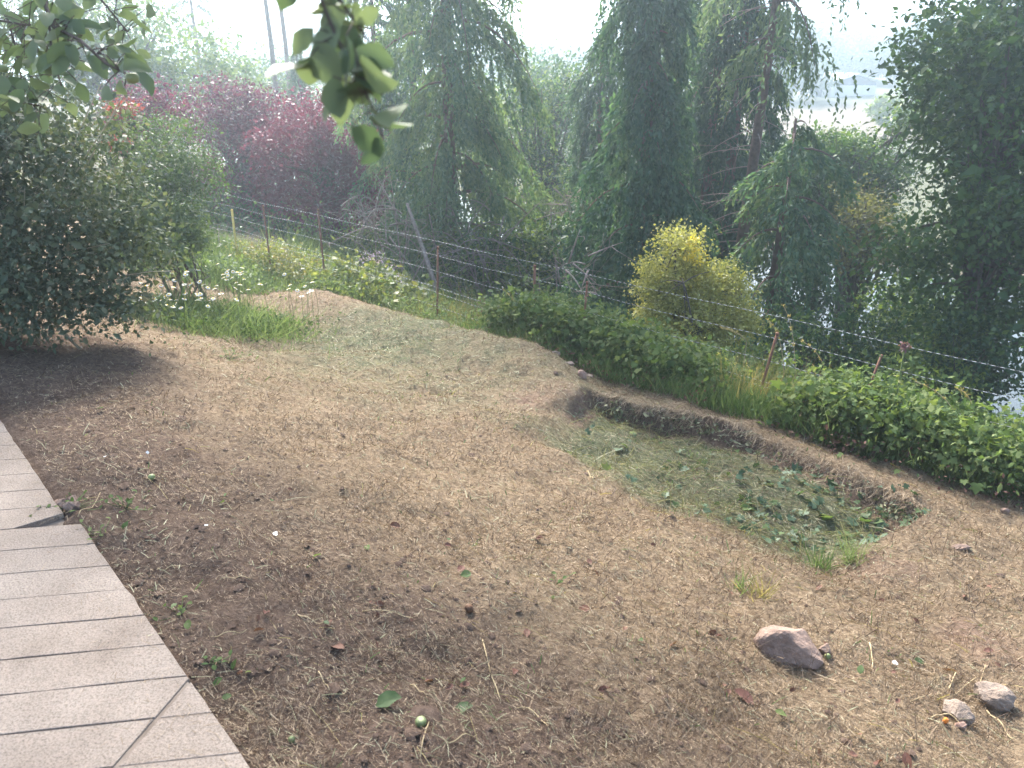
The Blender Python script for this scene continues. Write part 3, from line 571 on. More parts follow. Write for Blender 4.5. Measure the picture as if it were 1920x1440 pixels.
# barn
bl = at(1549, 178, 92); br_ = at(1640, 178, 92); gz = min(h1(bl[0], 92), h1(br_[0], 92)); W_ = br_[0] - bl[0]
barn = empty('barn', (bl[0] + W_ / 2, 92, gz), 'far blue and white barn with pale roof across the valley', 'barn')
def boxm(name, x0, x1, y0, y1, z0, z1, mat, parent):
    V = [(x, y, z) for x in (x0, x1) for y in (y0, y1) for z in (z0, z1)]
    me = bpy.data.meshes.new(name); me.from_pydata(V, [], [[0, 1, 3, 2], [4, 6, 7, 5], [0, 4, 5, 1], [2, 3, 7, 6], [0, 2, 6, 4], [1, 5, 7, 3]]); return put(name, me, mat, parent)
def prism(name, prof, y0, y1, mat, parent):
    k = len(prof); V = [(x, y0, z) for x, z in prof] + [(x, y1, z) for x, z in prof]
    me = bpy.data.meshes.new(name); me.from_pydata(V, [], [list(range(k)), list(range(2 * k - 1, k - 1, -1))] + [[i, k + i, k + (i + 1) % k, (i + 1) % k] for i in range(k)]); return put(name, me, mat, parent)
hw = W_ / 2; top = 178
zb = max(0, .1 + at(1590, 178, 92)[2] - gz); hb = .9
boxm('lower_wall', -hw * .82, hw, 0, 9, -.5, zb + hb, M['white_wall'], barn)
prism('gable_wall', [(-hw * .82, zb + hb + .01), (hw, zb + hb + .01), (hw, zb + 1.15), (hw * .15, zb + 2.0), (-hw * .82, zb + 1.25)], .05, 8.9, M['barnblue'], barn)
prism('roof', [(-hw * .95, zb + 1.15), (hw * .15, zb + 2.0), (hw * 1.1, zb + 1.3), (hw * 1.1, zb + 1.42), (hw * .15, zb + 2.14), (-hw * .95, zb + 1.28)], -.5, 9.4, M['barnroof'], barn)
boxm('lean_to', -hw * 1.5, -hw * .84, 1, 6, -.5, zb + 1.15, M['white_wall'], barn); boxm('door', -hw * 1.3, -hw * 1.05, .93, .99, 0, zb + .85, M['black'], barn)

# ------------------------------------------------------------------ wire fence
def fpt(px, py=480):
    r = _ray(px, py); k = r[0] / r[1]; y = 8 / (1 + .95 * k); return np.array([k * y, y])
fo = fpt(1003); fence = empty('wire_fence', (fo[0], fo[1], h1(*fo)), 'post and wire fence of black and white electric rope on rusty posts', 'fence'); FL = np.array(fence.location)
posts = [(415, 'greypost', -.87, .016, 'short weathered wooden post', 0, .02), (447, 'yellowpost', -.47, .017, 'yellow painted post', .0, -.04), (505, 'rust', -.3, .013, None, .0, .0), (605, 'rust', -.17, .014, None, .0, .0),
         (822, 'rust', -.3, .013, None, .05, .0), (1003, 'rust', -.26, .014, None, .0, .0), (1103, 'rust', -.3, .011, None, .03, 0), (1478, 'rust', -.36, .012, None, .10, 0), (1690, 'rust', -.34, .009, None, .12, 0), (2150, 'rust', -.25, .02, None, 0, 0), (250, 'rust', -.25, .02, None, 0, 0)]
for px, mt, zt, r_, lab, lean, bow in posts:
    q = fpt(px); zb_ = h1(*q); h = zt - zb_
    pts = np.array([[q[0] - lean * (1 + .3 / h), q[1], zb_ - .3], [q[0] - lean * .5 + bow * .3, q[1], zb_ + h * .5], [q[0], q[1], zt]]) - FL
    V, F = tube(pts, r_, 7); o = put('post', mesh_np('post', V, F), M[mt], fence)
    if lab: o['label'] = lab
    if mt == 'rust':
        V, F = tube(np.array([[q[0], q[1], zt - .02], [q[0], q[1], zt + .004]]) - FL, r_ + .002, 7); put('cap', mesh_np('cap', V, F), M['rust'], o)
A0 = fpt(120); B0 = fpt(2150)
for k, (z0, sag, off) in enumerate([(-.235, .02, 0), (-.42, .03, .01), (-.6, .03, -.01), (-.78, .04, .0), (-.83, .07, .015), (-1.0, .05, 0)]):
    t = np.linspace(0, 1, 60); P = np.c_[A0[0] + (B0[0] - A0[0]) * t, A0[1] + (B0[1] - A0[1]) * t - .022 + off, np.full(60, z0) - sag * np.sin(t * math.pi * 9) ** 2 * .5 - .02 * np.sin(t * 5 + k)]
    V, F = tube(P - FL, .0017, 5); put('wire', mesh_np('wire', V, F), M['rope'], fence)

# ------------------------------------------------------------------ big bush at the left
def leafparts(rng, parent, pb, P, ax, nr, size, asp, tmpl, mat, nvar=5, name='leaf'):
    """single leaves as objects of their own, sharing a few meshes"""
    X_, Y_, Z_ = frames(ax, nr); meshes = []
    for v in range(nvar):
        tv = tmpl[0].copy(); tv[:, 2] += rng.normal(0, .03, len(tv)); tv[:, 0] *= asp * rng.uniform(.85, 1.15)
        me = mesh_np(name, tv, tmpl[1]); me.materials.append(mat); meshes.append(me)
    from mathutils import Matrix
    for k in range(len(P)):
        o = bpy.data.objects.new(name, meshes[k % nvar]); COL.objects.link(o); o.parent = parent
        s = size * rng.uniform(.75, 1.3); x, y, z = X_[k] * s, Y_[k] * s, Z_[k] * s; p = P[k] - pb
        o.matrix_local = Matrix(((x[0], y[0], z[0], p[0]), (x[1], y[1], z[1], p[1]), (x[2], y[2], z[2], p[2]), (0, 0, 0, 1)))
rng = np.random.default_rng(200)
bb = np.array([-3.75, 5.25, h1(-3.75, 5.25)])
bush = empty('leafy_bush', bb, 'big grey green bush with small leaves and pale upright twigs at the left edge', 'bush')
BL = [(-3.3, 4.7, .2, .75, .4, .2), (-2.55, 5.0, .16, .4, .4, .16), (-3.9, 4.6, .35, .7, .5, .3), (-3.3, 5.2, .85, 1.0, .85, .55), (-2.75, 5.1, .62, .62, .6, .42), (-3.5, 5.1, 1.25, .8, .7, .4), (-2.9, 5.35, 1.05, .6, .6, .4), (-3.9, 5.0, .7, .8, .8, .6), (-2.75, 4.95, .33, .5, .45, .25), (-3.3, 4.85, .45, .7, .5, .3)]
BL = [(x - .18, y_, z_ * 1.06, *r) for x, y_, z_, *r in BL] + [(-3.9, 5.1, 1.45, .7, .6, .3), (-2.65, 5.1, .5, .35, .4, .35), (-3.2, 5.3, 1.35, .5, .4, .25)]
C, _ = lobes_clumps(rng, BL, 900, .5)
V, F = leafcloud(rng, C, .085, 46, .037, T_RH, .8, .58); tag(put('foliage', mesh_np('foliage', V - bb, F), M['bush'], bush), kind='stuff')
C, _ = lobes_clumps(rng, BL, 2600, .96); C = C[(C[:, 1] < 5.0) | (C[:, 0] > -3.2)]; C = C[rng.choice(len(C), 280, replace=False)]
out_ = norm(C - np.array([-3.8, 5.3, .7])); C = C + out_ * .05
leafparts(rng, bush, bb, C, rdir(rng, 280) + out_ * .5, rdir(rng, 280) * .5 + out_ + UP * .5, .045, .6, T_OV, M['bush'])
for k in range(95):
    q = lobes_clumps(rng, BL, 1, .9)[0][0]; b0 = bb + np.array([rng.normal(0, .3), rng.normal(0, .25), 0])
    long = k < 54
    if long: q = q + np.array([rng.normal(.05, .12), rng.normal(0, .1), .25 + .35 * rng.random()]) if k < 44 else q + norm(q - bb) * .3
    pts = bez(b0, (b0 + q) / 2 + [0, 0, .25], q, 9); V, F = tube(pts - bb, np.linspace(.009, .0022, 9), 4); put('twig', mesh_np('twig', V, F), M['stem'], bush)
    if long:
        m_ = 12; tt = pts[4:][rng.integers(0, 5, m_)] + rng.normal(0, .02, (m_, 3)); V, F = stamp(*T_RH, tt, rdir(rng, m_) + UP * .4, rdir(rng, m_), .019, .034); tag(put('twig_leaves', mesh_np('twig_leaves', V - bb, F), M['bush'], bush), kind='stuff')
# shrubs behind it
broadleaf('feathery_shrub', 'light green feathery shrub behind the big bush', 'shrub', ground_at(335, 8.6), [lobe(320, 290, 8.6, .38, .3), lobe(360, 340, 8.5, .35, .35), lobe(290, 340, 8.4, .4, .4), lobe(260, 260, 8.8, .3, .3), lobe(395, 300, 8.7, .12, .12), lobe(330, 400, 8.4, .35, .3), lobe(240, 340, 8.2, .4, .45), lobe(250, 420, 8.2, .4, .3), lobe(345, 455, 8.6, .3, .25), lobe(300, 470, 8.2, .4, .2), lobe(410, 350, 8.9, .1, .14), lobe(350, 245, 8.8, .16, .14), lobe(300, 235, 9, .2, .12)], 330, 44, .03, M['leaf_pale'], tr=.04, seed=210, sig=.09, stems=4, nlimb=60)
broadleaf('low_green_shrub', 'low bright green shrub at the foot of the feathery one', 'shrub', ground_at(320, 7.9), [lobe(310, 440, 7.9, .35, .22), lobe(345, 430, 8.2, .25, .2), lobe(280, 410, 7.9, .3, .25), lobe(320, 468, 7.7, .3, .15)], 120, 50, .035, M['leaf_pale'], tr=.03, seed=211, sig=.08, stems=4, nlimb=40)
broadleaf('purple_bush', 'dark purple bush behind the feathery shrub', 'shrub', ground_at(270, 14), [lobe(280, 190, 14, .6, .35), lobe(250, 230, 14, .5, .3)], 60, 50, .06, M['copper'], tr=.05, seed=212, sig=.14, stems=3, nlimb=20)

# ------------------------------------------------------------------ apple tree whose branches hang into the view
at0 = np.array([-5.3, 6.4, h1(-5.3, 6.4)])
apple = empty('apple_tree', at0, 'apple tree with branches and green apples hanging in from the upper left', 'tree')
rng = np.random.default_rng(220)
AL = [(-4.4, 6.2, 3.7, 1.5, 1.6, .8), (-3.0, 6.3, 4.0, 1.6, 1.5, .75), (-1.7, 6.6, 4.2, 1.4, 1.4, .7), (-2.8, 4.4, 3.7, 1.4, 1.4, .7), (-.8, 5.6, 4.2, 1.2, 1.3, .6), (-1.2, 3.6, 3.5, 1.2, 1.2, .6)]
C, _ = lobes_clumps(rng, AL, 210, .3); C = C[C[:, 2] > 2.55 + .075 * C[:, 1]]
V, F = leafcloud(rng, C, .17, 30, .075, T_RH, .7, .62); tag(put('crown', mesh_np('crown', V - at0, F), M['apple_leaf'], apple), kind='stuff')
fork = at0 + np.array([.35, .1, 1.7]); parts = [tube(bez(at0 - [0, 0, .2], at0 + [.05, .05, .9], fork, 8), np.linspace(.17, .13, 8), 10)]
for L in AL:
    e = np.array(L[:3]); parts.append(tube(bez(fork, fork + (e - fork) * .4 + UP * .5, e, 10), np.linspace(.085, .03, 10), 7))
    for q in C[np.argsort(np.linalg.norm(C - e, axis=1))[:26:2]]: parts.append(tube(bez(e, (e + q) / 2 + UP * .1, q, 5), np.linspace(.022, .005, 5), 4))
V, F = join(parts); put('trunk', mesh_np('trunk', V - at0, F), M['bark'], apple, smooth=True)
def appleobj(parent, p, pb, r, mat=None, name='apple'):
    import bmesh
    bm = bmesh.new(); bmesh.ops.create_uvsphere(bm, u_segments=14, v_segments=10, radius=1)
    for v in bm.verts:
        z = v.co.z; k = 1 - .22 * max(0, z) ** 6 * 1.2 - .1 * max(0, -z) ** 6; v.co.z *= k * .94; v.co.x *= 1 + .05 * z; v.co.y *= 1 + .05 * z
        v.co *= r
    me = bpy.data.meshes.new(name); bm.to_mesh(me); bm.free(); o = put(name, me, mat or M['apple'], parent, smooth=True)
    o.location = [float(c) for c in (np.asarray(p) - pb)]; return o
def hang_branch(pix, D, rad, nleaf, size, spread, seed, start=None, apples=(), asp=.62):
    """a branch of the apple tree coming down into the view with its leaves and apples"""
    rng = np.random.default_rng(seed); pts = np.array([at(px, py, d_) for (px, py), d_ in zip(pix, D)])
    if start is not None: pts = np.vstack([bez(start, (np.asarray(start) + pts[0]) / 2 + [0, 0, .15], pts[0], 7)[:-1], pts])
    vis = pts[-len(pix):]; u = rng.random(nleaf) * (len(vis) - 1); lo = np.minimum(u.astype(int), len(vis) - 2); fr = (u - lo)[:, None]; S0 = vis[lo] * (1 - fr) + vis[lo + 1] * fr
    P = S0 + np.clip(rng.normal(0, 1, (nleaf, 3)), -1.2, 1.2) * spread
    V, F = join([tube(pts - at0, np.linspace(rad * 1.6, rad * .35, len(pts)), 6)] + [tube(np.array([a_, (a_ + b_) / 2 + [0, 0, .004], b_]) - at0, rad * .22, 4) for a_, b_ in zip(S0, P)]); br = put('branch', mesh_np('branch', V, F), M['bark'], apple, smooth=True)
    ax = rdir(rng, nleaf) - UP * .7; nr = rdir(rng, nleaf) + np.array([0, -.5, .6])
    leafparts(rng, br, at0, P, ax, nr, size, asp, T_OV, M['apple_leaf'])
    for px, py, d_, r in apples: appleobj(br, at(px, py, d_), at0, r)
F1 = np.array([-2.8, 4.4, 3.6])
hang_branch([(70, -30), (100, 50), (150, 75), (200, 120), (240, 140)], [2.2, 2.15, 2.1, 2.05, 2.0], .007, 34, .062, .035, 221, F1, [(248, 146, 2.0, .016)])
hang_branch([(85, -20), (92, 40), (97, 100), (115, 160)], [2.3, 2.25, 2.2, 2.15], .006, 26, .06, .045, 222, F1)
hang_branch([(-40, 30), (35, 45), (60, 48), (80, 70)], [2.6, 2.55, 2.5, 2.5], .006, 30, .06, .07, 223, F1, [(45, 160, 2.4, .015)])
hang_branch([(-30, 130), (20, 160), (55, 195), (80, 200)], [2.4, 2.4, 2.35, 2.35], .005, 30, .06, .06, 224, F1, [(5, 128, 2.4, .014)])
hang_branch([(150, -40), (190, 0), (215, 30), (240, 60)], [2.9, 2.9, 2.8, 2.8], .006, 26, .06, .06, 225, F1)
hang_branch([(-30, -20), (10, 20), (30, 90), (40, 150)], [3.2, 3.2, 3.1, 3.1], .006, 40, .065, .13, 228, F1)
hang_branch([(585, -60), (610, 20), (640, 90), (680, 160), (705, 215)], [.95, .95, .94, .93, .92], .0035, 36, .052, .026, 226, (-1.2, 3.6, 3.4), asp=.66)
hang_branch([(580, -60), (630, -10), (665, 40), (695, 80), (705, 110)], [1.0, 1.0, .99, .98, .97], .003, 8, .045, .012, 227, (-1.2, 3.6, 3.4), asp=.66)

# ------------------------------------------------------------------ growth along the fence
def fl(px0, px1, n, rng, d0, d1):
    """points between two places along the fence line, at a distance before (-) or beyond (+) it"""
    a, b_ = fpt(px0), fpt(px1); t = rng.random(n)[:, None]; q = a + (b_ - a) * t; d = rng.uniform(d0, d1, n)[:, None]; q = q + nrm * d
    return np.c_[q, H(q[:, 0], q[:, 1])]
def thicket(name, label, px0, px1, hgt, nclump, per, size, mat, seed, d0=-.32, d1=.35, tmpl=T_LB, nleaf=0, stem='greenstem', nst=24, prof=None, asp=1.0, cat='bramble', sig=.1):
    rng = np.random.default_rng(seed); q = fl(px0, px1, nclump, rng, d0, d1); a, b_ = fpt(px0), fpt(px1)
    t = np.clip(((q[:, :2] - a) @ (b_ - a)) / ((b_ - a) @ (b_ - a)), 0, 1)
    hh = hgt * (np.interp(t, *prof) if prof else (.75 + .5 * vnoise(t * 9 + seed, t * 0 + 2.2)))
    q[:, 2] += hh * np.sqrt(rng.random(nclump)) * (1 - .3 * (2 * (rng.random(nclump) - .5)) ** 2)
    c0 = (a + b_) / 2; base = np.array([c0[0], c0[1], h1(*c0)]); root = empty(name, base, label, cat)
    V, F = leafcloud(rng, q, sig, per, size, tmpl, .7, asp); tag(put('foliage', mesh_np('foliage', V - base, F), mat, root), kind='stuff')
    if tmpl is T_LB:
        V, F = leafcloud(rng, q[rng.choice(nclump, nclump // 2)] + [0, 0, .02], sig * 1.3, 22, size * .8, T_RH, .9, .45); tag(put('narrow_foliage', mesh_np('narrow_foliage', V - base, F), M['grass'], root), kind='stuff')
        low = q[rng.choice(nclump, nclump // 3)].copy(); low[:, :2] -= nrm * .2; low[:, 2] = H(low[:, 0], low[:, 1]) + .08; V, F = leafcloud(rng, low, .09, 14, size * .7, T_RH, .6, .5); tag(put('dry_foliage', mesh_np('dry_foliage', V - base, F), M['brownleaf'], root), kind='stuff')
    if nleaf:
        k = np.argsort(-(q[:, 2]) + (q @ np.array([nrm[0], nrm[1], 0])) * .5)[:nleaf]; P = q[k] + np.array([0, 0, .06]) - np.array([nrm[0], nrm[1], 0]) * .08
        leafparts(rng, root, base, P, rdir(rng, len(P)) - UP * .2, rdir(rng, len(P)) * .5 + UP + [0, -.4, 0], size * 1.15, asp, tmpl, mat)
    for j in range(nst):
        s_ = q[rng.integers(nclump)]; g_ = np.array([s_[0] + rng.normal(0, .08), s_[1] + rng.normal(0, .08), 0]); g_[2] = h1(g_[0], g_[1]) - .03
        V, F = tube(bez(g_, g_ + [0, 0, (s_[2] - g_[2]) * .7], s_, 6) - base, np.linspace(.006, .003, 6), 4); put('stem', mesh_np('stem', V, F), M[stem], root)
    return root
thicket('bramble_thicket', 'green leafy bramble thicket along the fence left of the grass gap', 955, 1400, .44, 420, 34, .045, M['vine'], 300, prof=([0, .12, .5, .8, 1], [.9, 1.35, 1.0, .85, .35]), nleaf=180)
thicket('bramble_thicket', 'green leafy bramble thicket along the fence at the right edge', 1530, 2100, .37, 440, 40, .041, M['vine'], 301, prof=([0, .2, .5, 1], [.5, 1.15, 1.0, .9]), nleaf=180, d0=-.42)
thicket('vine_patch', 'yellowing vine sprawling right of the tall rusty post', 612, 760, .5, 110, 26, .06, M['vineyel'], 302, d0=-.1, d1=.6, prof=([0, .4, 1], [1.4, 1.1, .6]), cat='vine', nst=10)
thicket('yellow_green_shrub', 'yellowish shrub around the second rusty post', 455, 570, .45, 110, 34, .04, M['vineyel'], 303, d0=-.2, d1=.5, tmpl=T_RH, prof=([0, .5, 1], [.8, 1.2, .8]), asp=.6, cat='shrub', nst=10)
thicket('dark_green_shrub', 'low dark green shrub beside the daisies', 500, 610, .3, 100, 34, .04, M['leaf_pale'], 304, d0=-1.3, d1=-.7, tmpl=T_RH, prof=([0, .5, 1], [.7, 1.1, .8]), asp=.6, cat='shrub', nst=10)
thicket('weed_patch', 'fresh green weeds under the yellowing vine', 610, 720, .28, 90, 30, .045, M['vine'], 305, d0=-.5, d1=.0, tmpl=T_RH, asp=.6, cat='weeds', nst=8)
thicket('weed_patch', 'soft green weeds between the third and fourth rusty posts', 690, 960, .22, 190, 34, .034, M['grass'], 306, d0=-.35, d1=.35, tmpl=T_RH, asp=.45, cat='weeds', nst=12)
thicket('golden_weeds', 'yellow green weeds at the foot of the golden shrub', 1190, 1330, .35, 70, 28, .035, M['gold'], 307, d0=.5, d1=1.0, tmpl=T_RH, asp=.5, cat='weeds', nst=8)
# weeds without leaf loss: brown dock seed heads
rng = np.random.default_rng(310)
for k, (px, dd, hh) in enumerate([(855, .3, .42), (880, .35, .45), (905, .25, .36), (930, .4, .4), (975, .0, .5), (1035, .2, .5), (1055, .25, .45), (1090, .15, .5), (1120, .2, .42), (950, .1, .55), (962, .15, .5)]):
    q = fpt(px) + nrm * dd; g_ = np.array([q[0], q[1], h1(*q)]); root = empty('dock_plant', g_, 'reddish brown dried seed stalk among the weeds by the fence', 'weed', 'dried seed stalks by the fence')
    tip = np.array([rng.normal(0, .08), rng.normal(0, .06), hh]); V, F = tube(bez([0, 0, -.05], [0, 0, hh * .6], tip, 6), np.linspace(.005, .002, 6), 4); put('stalk', mesh_np('stalk', V, F), M['drystem'], root)
    C = np.linspace(.45, 1, 14)[:, None] * tip + rng.normal(0, .03, (14, 3)); V, F = leafcloud(rng, C, .025, 12, .018, T_RH); tag(put('seed_head', mesh_np('seed_head', V, F), M['brownleaf'], root), kind='stuff')

def blades(name, P, rng, hgt, wid, mat, lean=.35, kind='stuff', var=.35, parent=None, off=0):
    n = len(P); ax = np.c_[rng.normal(0, lean, (n, 2)), np.ones(n)]; s = hgt * np.exp(rng.normal(0, var, n))
    V, F = stamp(*T_BL, P - [0, 0, .02], ax, rdir(rng, n) * [1, 1, .1], wid, s); return tag(put(name, mesh_np(name, V - off, F), mat, parent), kind=kind)
rng = np.random.default_rng(320)
P = np.vstack([fl(610, 1000, 5000, rng, -.4, .9), fl(1380, 1560, 4500, rng, -.42, .6), fl(380, 620, 5000, rng, -.6, .6), fl(1180, 1420, 1500, rng, -.35, .1), fl(1500, 2000, 2000, rng, -.5, -.3)])
P = np.vstack([P, fl(930, 2050, 7000, rng, -.55, -.25)])
blades('fence_grass', P, rng, .17, .006, M['grass'], .4)
P = np.vstack([fl(760, 960, 900, rng, -.1, .8), fl(1390, 1580, 900, rng, -.3, .6)]); blades('dry_fence_grass', P, rng, .32, .005, M['grass_dry'], .3)
q = rng.normal(0, 1, (7000, 2)) * [.34, .3] + [-2.85, 7.2]; q = q[(fdist(q[:, 0], q[:, 1]) < 0)]
V, F = leafcloud(rng, np.c_[q[:260], H(q[:260, 0], q[:260, 1]) + .1], .06, 16, .03); tag(put('daisy_bed_leaves', mesh_np('daisy_bed_leaves', V, F), M['vine']), kind='stuff')
blades('daisy_bed_grass', np.c_[q, H(q[:, 0], q[:, 1])], rng, .17, .006, M['grass'], .9, var=.5)
q = np.vstack([rng.uniform([-5.5, 9.5], [-3.4, 14], (9000, 2))]); q = q[fdist(q[:, 0], q[:, 1]) < .3]
blades('meadow_grass', np.c_[q, H(q[:, 0], q[:, 1])], rng, .16, .009, M['grass'], .5)
# bank beyond the fence
q = rng.uniform([-4, 7], [6, 16], (60000, 2)); dd = fdist(q[:, 0], q[:, 1]); q = q[(dd > .4) & (dd < 5)][:16000]
blades('bank_grass', np.c_[q, H(q[:, 0], q[:, 1])], rng, .3, .012, M['grass'], .5)
# long strappy tuft of leaves in front of the daisies
def tuft(px, py, z, n, hgt, wid, seed, label, mat='grass', lean=.6):
    rng = np.random.default_rng(seed); q = atz(px, py, z); g_ = np.array([q[0], q[1], h1(q[0], q[1])]); root = empty('grass_tuft', g_, label, 'grass tuft')
    blades('blades', np.tile(g_, (n, 1)) + rng.normal(0, .025, (n, 3)) * [1, 1, 0], rng, hgt, wid, M[mat], lean, 'stuff', .25, root, g_); return root
tuft(335, 620, -.75, 40, .4, .018, 330, 'strappy pale green tuft in front of the daisies')
tuft(505, 470, -1.2, 12, .5, .02, 331, 'upright spiky leaves behind the second rusty post', lean=.18)
tuft(1420, 1125, -.55, 60, .13, .004, 332, 'pale yellow green grass tuft below the hollow', 'grass_dry')
tuft(1600, 1050, -.75, 90, .16, .004, 333, 'fresh green grass tuft at the near tip of the hollow')
tuft(1540, 1055, -.75, 90, .14, .004, 334, 'green grass clump left of the fresh tuft at the hollow tip')
tuft(1380, 1110, -.55, 30, .14, .004, 335, 'small green grass tuft left of the pale one')
# daisies
rng = np.random.default_rng(340); dm = None
def daisy_meshes():
    k = 14; a = np.arange(k) * 2 * math.pi / k; ax = np.c_[np.cos(a), np.sin(a), np.full(k, -.1)]
    V, F = stamp(*T_OV, np.zeros((k, 3)), ax, np.tile(UP, (k, 1)), .009, .025); pet = mesh_np('petals', V, F); pet.materials.append(M['white'])
    t = np.linspace(0, 2 * math.pi, 9)[:-1]; V = np.vstack([np.c_[np.cos(t) * .011, np.sin(t) * .011, np.zeros(8)], [[0, 0, .006]]]); di = mesh_np('disc', V, np.array([[i, (i + 1) % 8, 8] for i in range(8)])); di.materials.append(M['disc'])
    return pet, di
pet, di = daisy_meshes(); stm = []
for j in range(5):
    V, F = tube(bez([0, 0, -.03], [rng.normal(0, .05), rng.normal(0, .05), .6], [0, 0, 1.0], 6), .0022, 4); me = mesh_np('stem', V, F); me.materials.append(M['greenstem']); stm.append(me)
spots = [rng.normal([360, 535], [62, 34]) for _ in range(68)] + [rng.normal([565, 540], [28, 8]) for _ in range(9)] + [rng.normal([420, 505], [30, 16]) for _ in range(12)]
for k, (px, py) in enumerate(spots):
    px = min(max(px, 265), 620); best = None
    for D in np.linspace(6.6, 10.0, 35):
        hd = at(px, py, D); gz_ = h1(hd[0], hd[1]); hq = hd[2] - gz_; sc_ = abs(hq - .42 - rng.normal(0, .08))
        if best is None or sc_ < best[0]: best = (sc_, hd, gz_, hq)
    head, gz_, hh = best[1], best[2], min(max(best[3], .2), .7)
    root = empty('daisy', (head[0], head[1], gz_), 'white ox-eye daisy on a thin green stem in the sunny patch beside the bush' if k < 68 or k >= 77 else 'white ox-eye daisy growing in front of the dark green shrub', 'daisy', 'daisies beside the bush' if k < 68 or k >= 77 else 'daisies by the dark green shrub')
    o = bpy.data.objects.new('stem', stm[k % 5]); COL.objects.link(o); o.parent = root; o.scale = (1, 1, hh)
    tilt = (rng.normal(.35, .3), rng.normal(0, .3), rng.random() * 6)
    for nm, me in (('petals', pet), ('disc', di)):
        o = bpy.data.objects.new(nm, me); COL.objects.link(o); o.parent = root; o.location = (0, 0, hh + (.002 if nm == 'disc' else 0)); o.rotation_euler = tilt
# tall grass stems at the fence
for k, (p0, p1, D, lab) in enumerate([((1490, 760), (1470, 575), 6.0, 'tallest dark grass stem rising over the fence wires'), ((1470, 700), (1440, 600), 6.1, 'pale arching grass stem left of the tallest one'), ((1555, 725), (1505, 640), 6.0, 'pale feathery grass stem leaning left over the wires'), ((1530, 745), (1525, 690), 5.9, 'short upright grass stem between the leaning stems'), ((1400, 640), (1355, 615), 6.6, 'grass stem in front of the golden shrub'), ((1800, 800), (1715, 715), 5.0, 'arching grass seed head near the right bramble top'), ((1825, 770), (1795, 728), 5.0, 'small hooked grass stem at the right'), ((985, 620), (945, 545), 7.6, 'pale grass stem left of the post with bindweed')]):
    A_, B_ = at(*p0, D), at(*p1, D); g_ = np.array([A_[0], A_[1], h1(A_[0], A_[1])]); root = empty('seeding_grass', g_, lab, 'grass')
    pts = np.vstack([bez(g_ - [0, 0, .03], (g_ + A_) / 2, A_, 4)[:-1], bez(A_, A_ + (B_ - A_) * [.3, .5, .75], B_, 7)]); V, F = tube(pts - g_, np.linspace(.004, .0018, len(pts)), 4); put('stalk', mesh_np('stalk', V, F), M['drystem'], root)
    n_ = 40; tt = pts[-4:][rng.integers(0, 4, n_)] + rng.normal(0, .008, (n_, 3)); V, F = stamp(*T_RH, tt, np.tile(B_ - A_, (n_, 1)) + rdir(rng, n_) * .1, rdir(rng, n_), .006, .02); tag(put('seed_head', mesh_np('seed_head', V - g_, F), M['grass_dry'], root), kind='stuff')
# flower stalk with a purple head at the right post, bindweed on the post
A_, B_ = at(1668, 790, 5.0), at(1697, 650, 5.0); g_ = np.array([A_[0] - .05, A_[1], h1(A_[0], A_[1])]); root = empty('flower_stalk', g_, 'tall stalk with dusky pink head and yellow green leaves at the right', 'plant')
pts = np.vstack([g_ - [0, 0, .03], A_, (A_ + B_) / 2 + [.01, 0, 0], B_]); V, F = tube(pts - g_, [.009, .008, .007, .005], 6); put('stalk', mesh_np('stalk', V, F), M['greenstem'], root)
tt = A_ + (B_ - A_) * np.linspace(.1, .85, 22)[:, None]; V, F = stamp(*T_OV, tt, rdir(rng, 22), rdir(rng, 22) + UP * .5, .022, .042); put('leaves', mesh_np('leaves', V - g_, F), M['vineyel'], root)
V, F = leafcloud(rng, np.array([B_, B_ + [.01, 0, .015], B_ - [.01, 0, .01]]), .009, 40, .018); put('flower_head', mesh_np('flower_head', V - g_, F), leafmat('dusky_pink', [(.17, .09, .10), (.25, .14, .14)], .3), root)
q = fpt(1003) - nrm * .03; g_ = np.array([q[0], q[1], h1(*q)]); root = empty('bindweed', g_, 'bindweed climbing the rusty post above the bramble', 'climber')
t = np.linspace(0, 1, 40); pts = np.c_[.03 * np.cos(t * 22), .03 * np.sin(t * 22), t * .8]; V, F = tube(pts, .003, 4); put('stem', mesh_np('stem', V, F), M['greenstem'], root)
n_ = 50; tt = pts[rng.integers(8, 36, n_)] + rng.normal(0, .03, (n_, 3)); V, F = stamp(*T_LB, tt, rdir(rng, n_) - UP * .3, rdir(rng, n_) + [0, -.5, .4], .05, .05); put('leaves', mesh_np('leaves', V, F), M['vine'], root)
# lilac flowers over the vine
P = np.array([at(px, py, 9.6) for px, py in [(690, 478), (700, 485), (715, 490), (705, 475), (680, 488), (735, 500), (750, 520)]]); c0 = P[0]; g_ = np.array([c0[0], c0[1], h1(c0[0], c0[1])]); root = empty('lilac_flowers', g_, 'pale lilac flower spikes above the yellowing vine', 'flowers')
V, F = leafcloud(rng, P, .04, 30, .022); tag(put('flower_heads', mesh_np('flower_heads', V - g_, F), M['purpleflower'], root), kind='stuff')
V, F = join([tube(np.array([g_ + rng.normal(0, .08, 3) * [1, 1, 0], p]), [.004, .002], 4) for p in P]); put('stems', mesh_np('stems', V - g_, F), M['greenstem'], root)

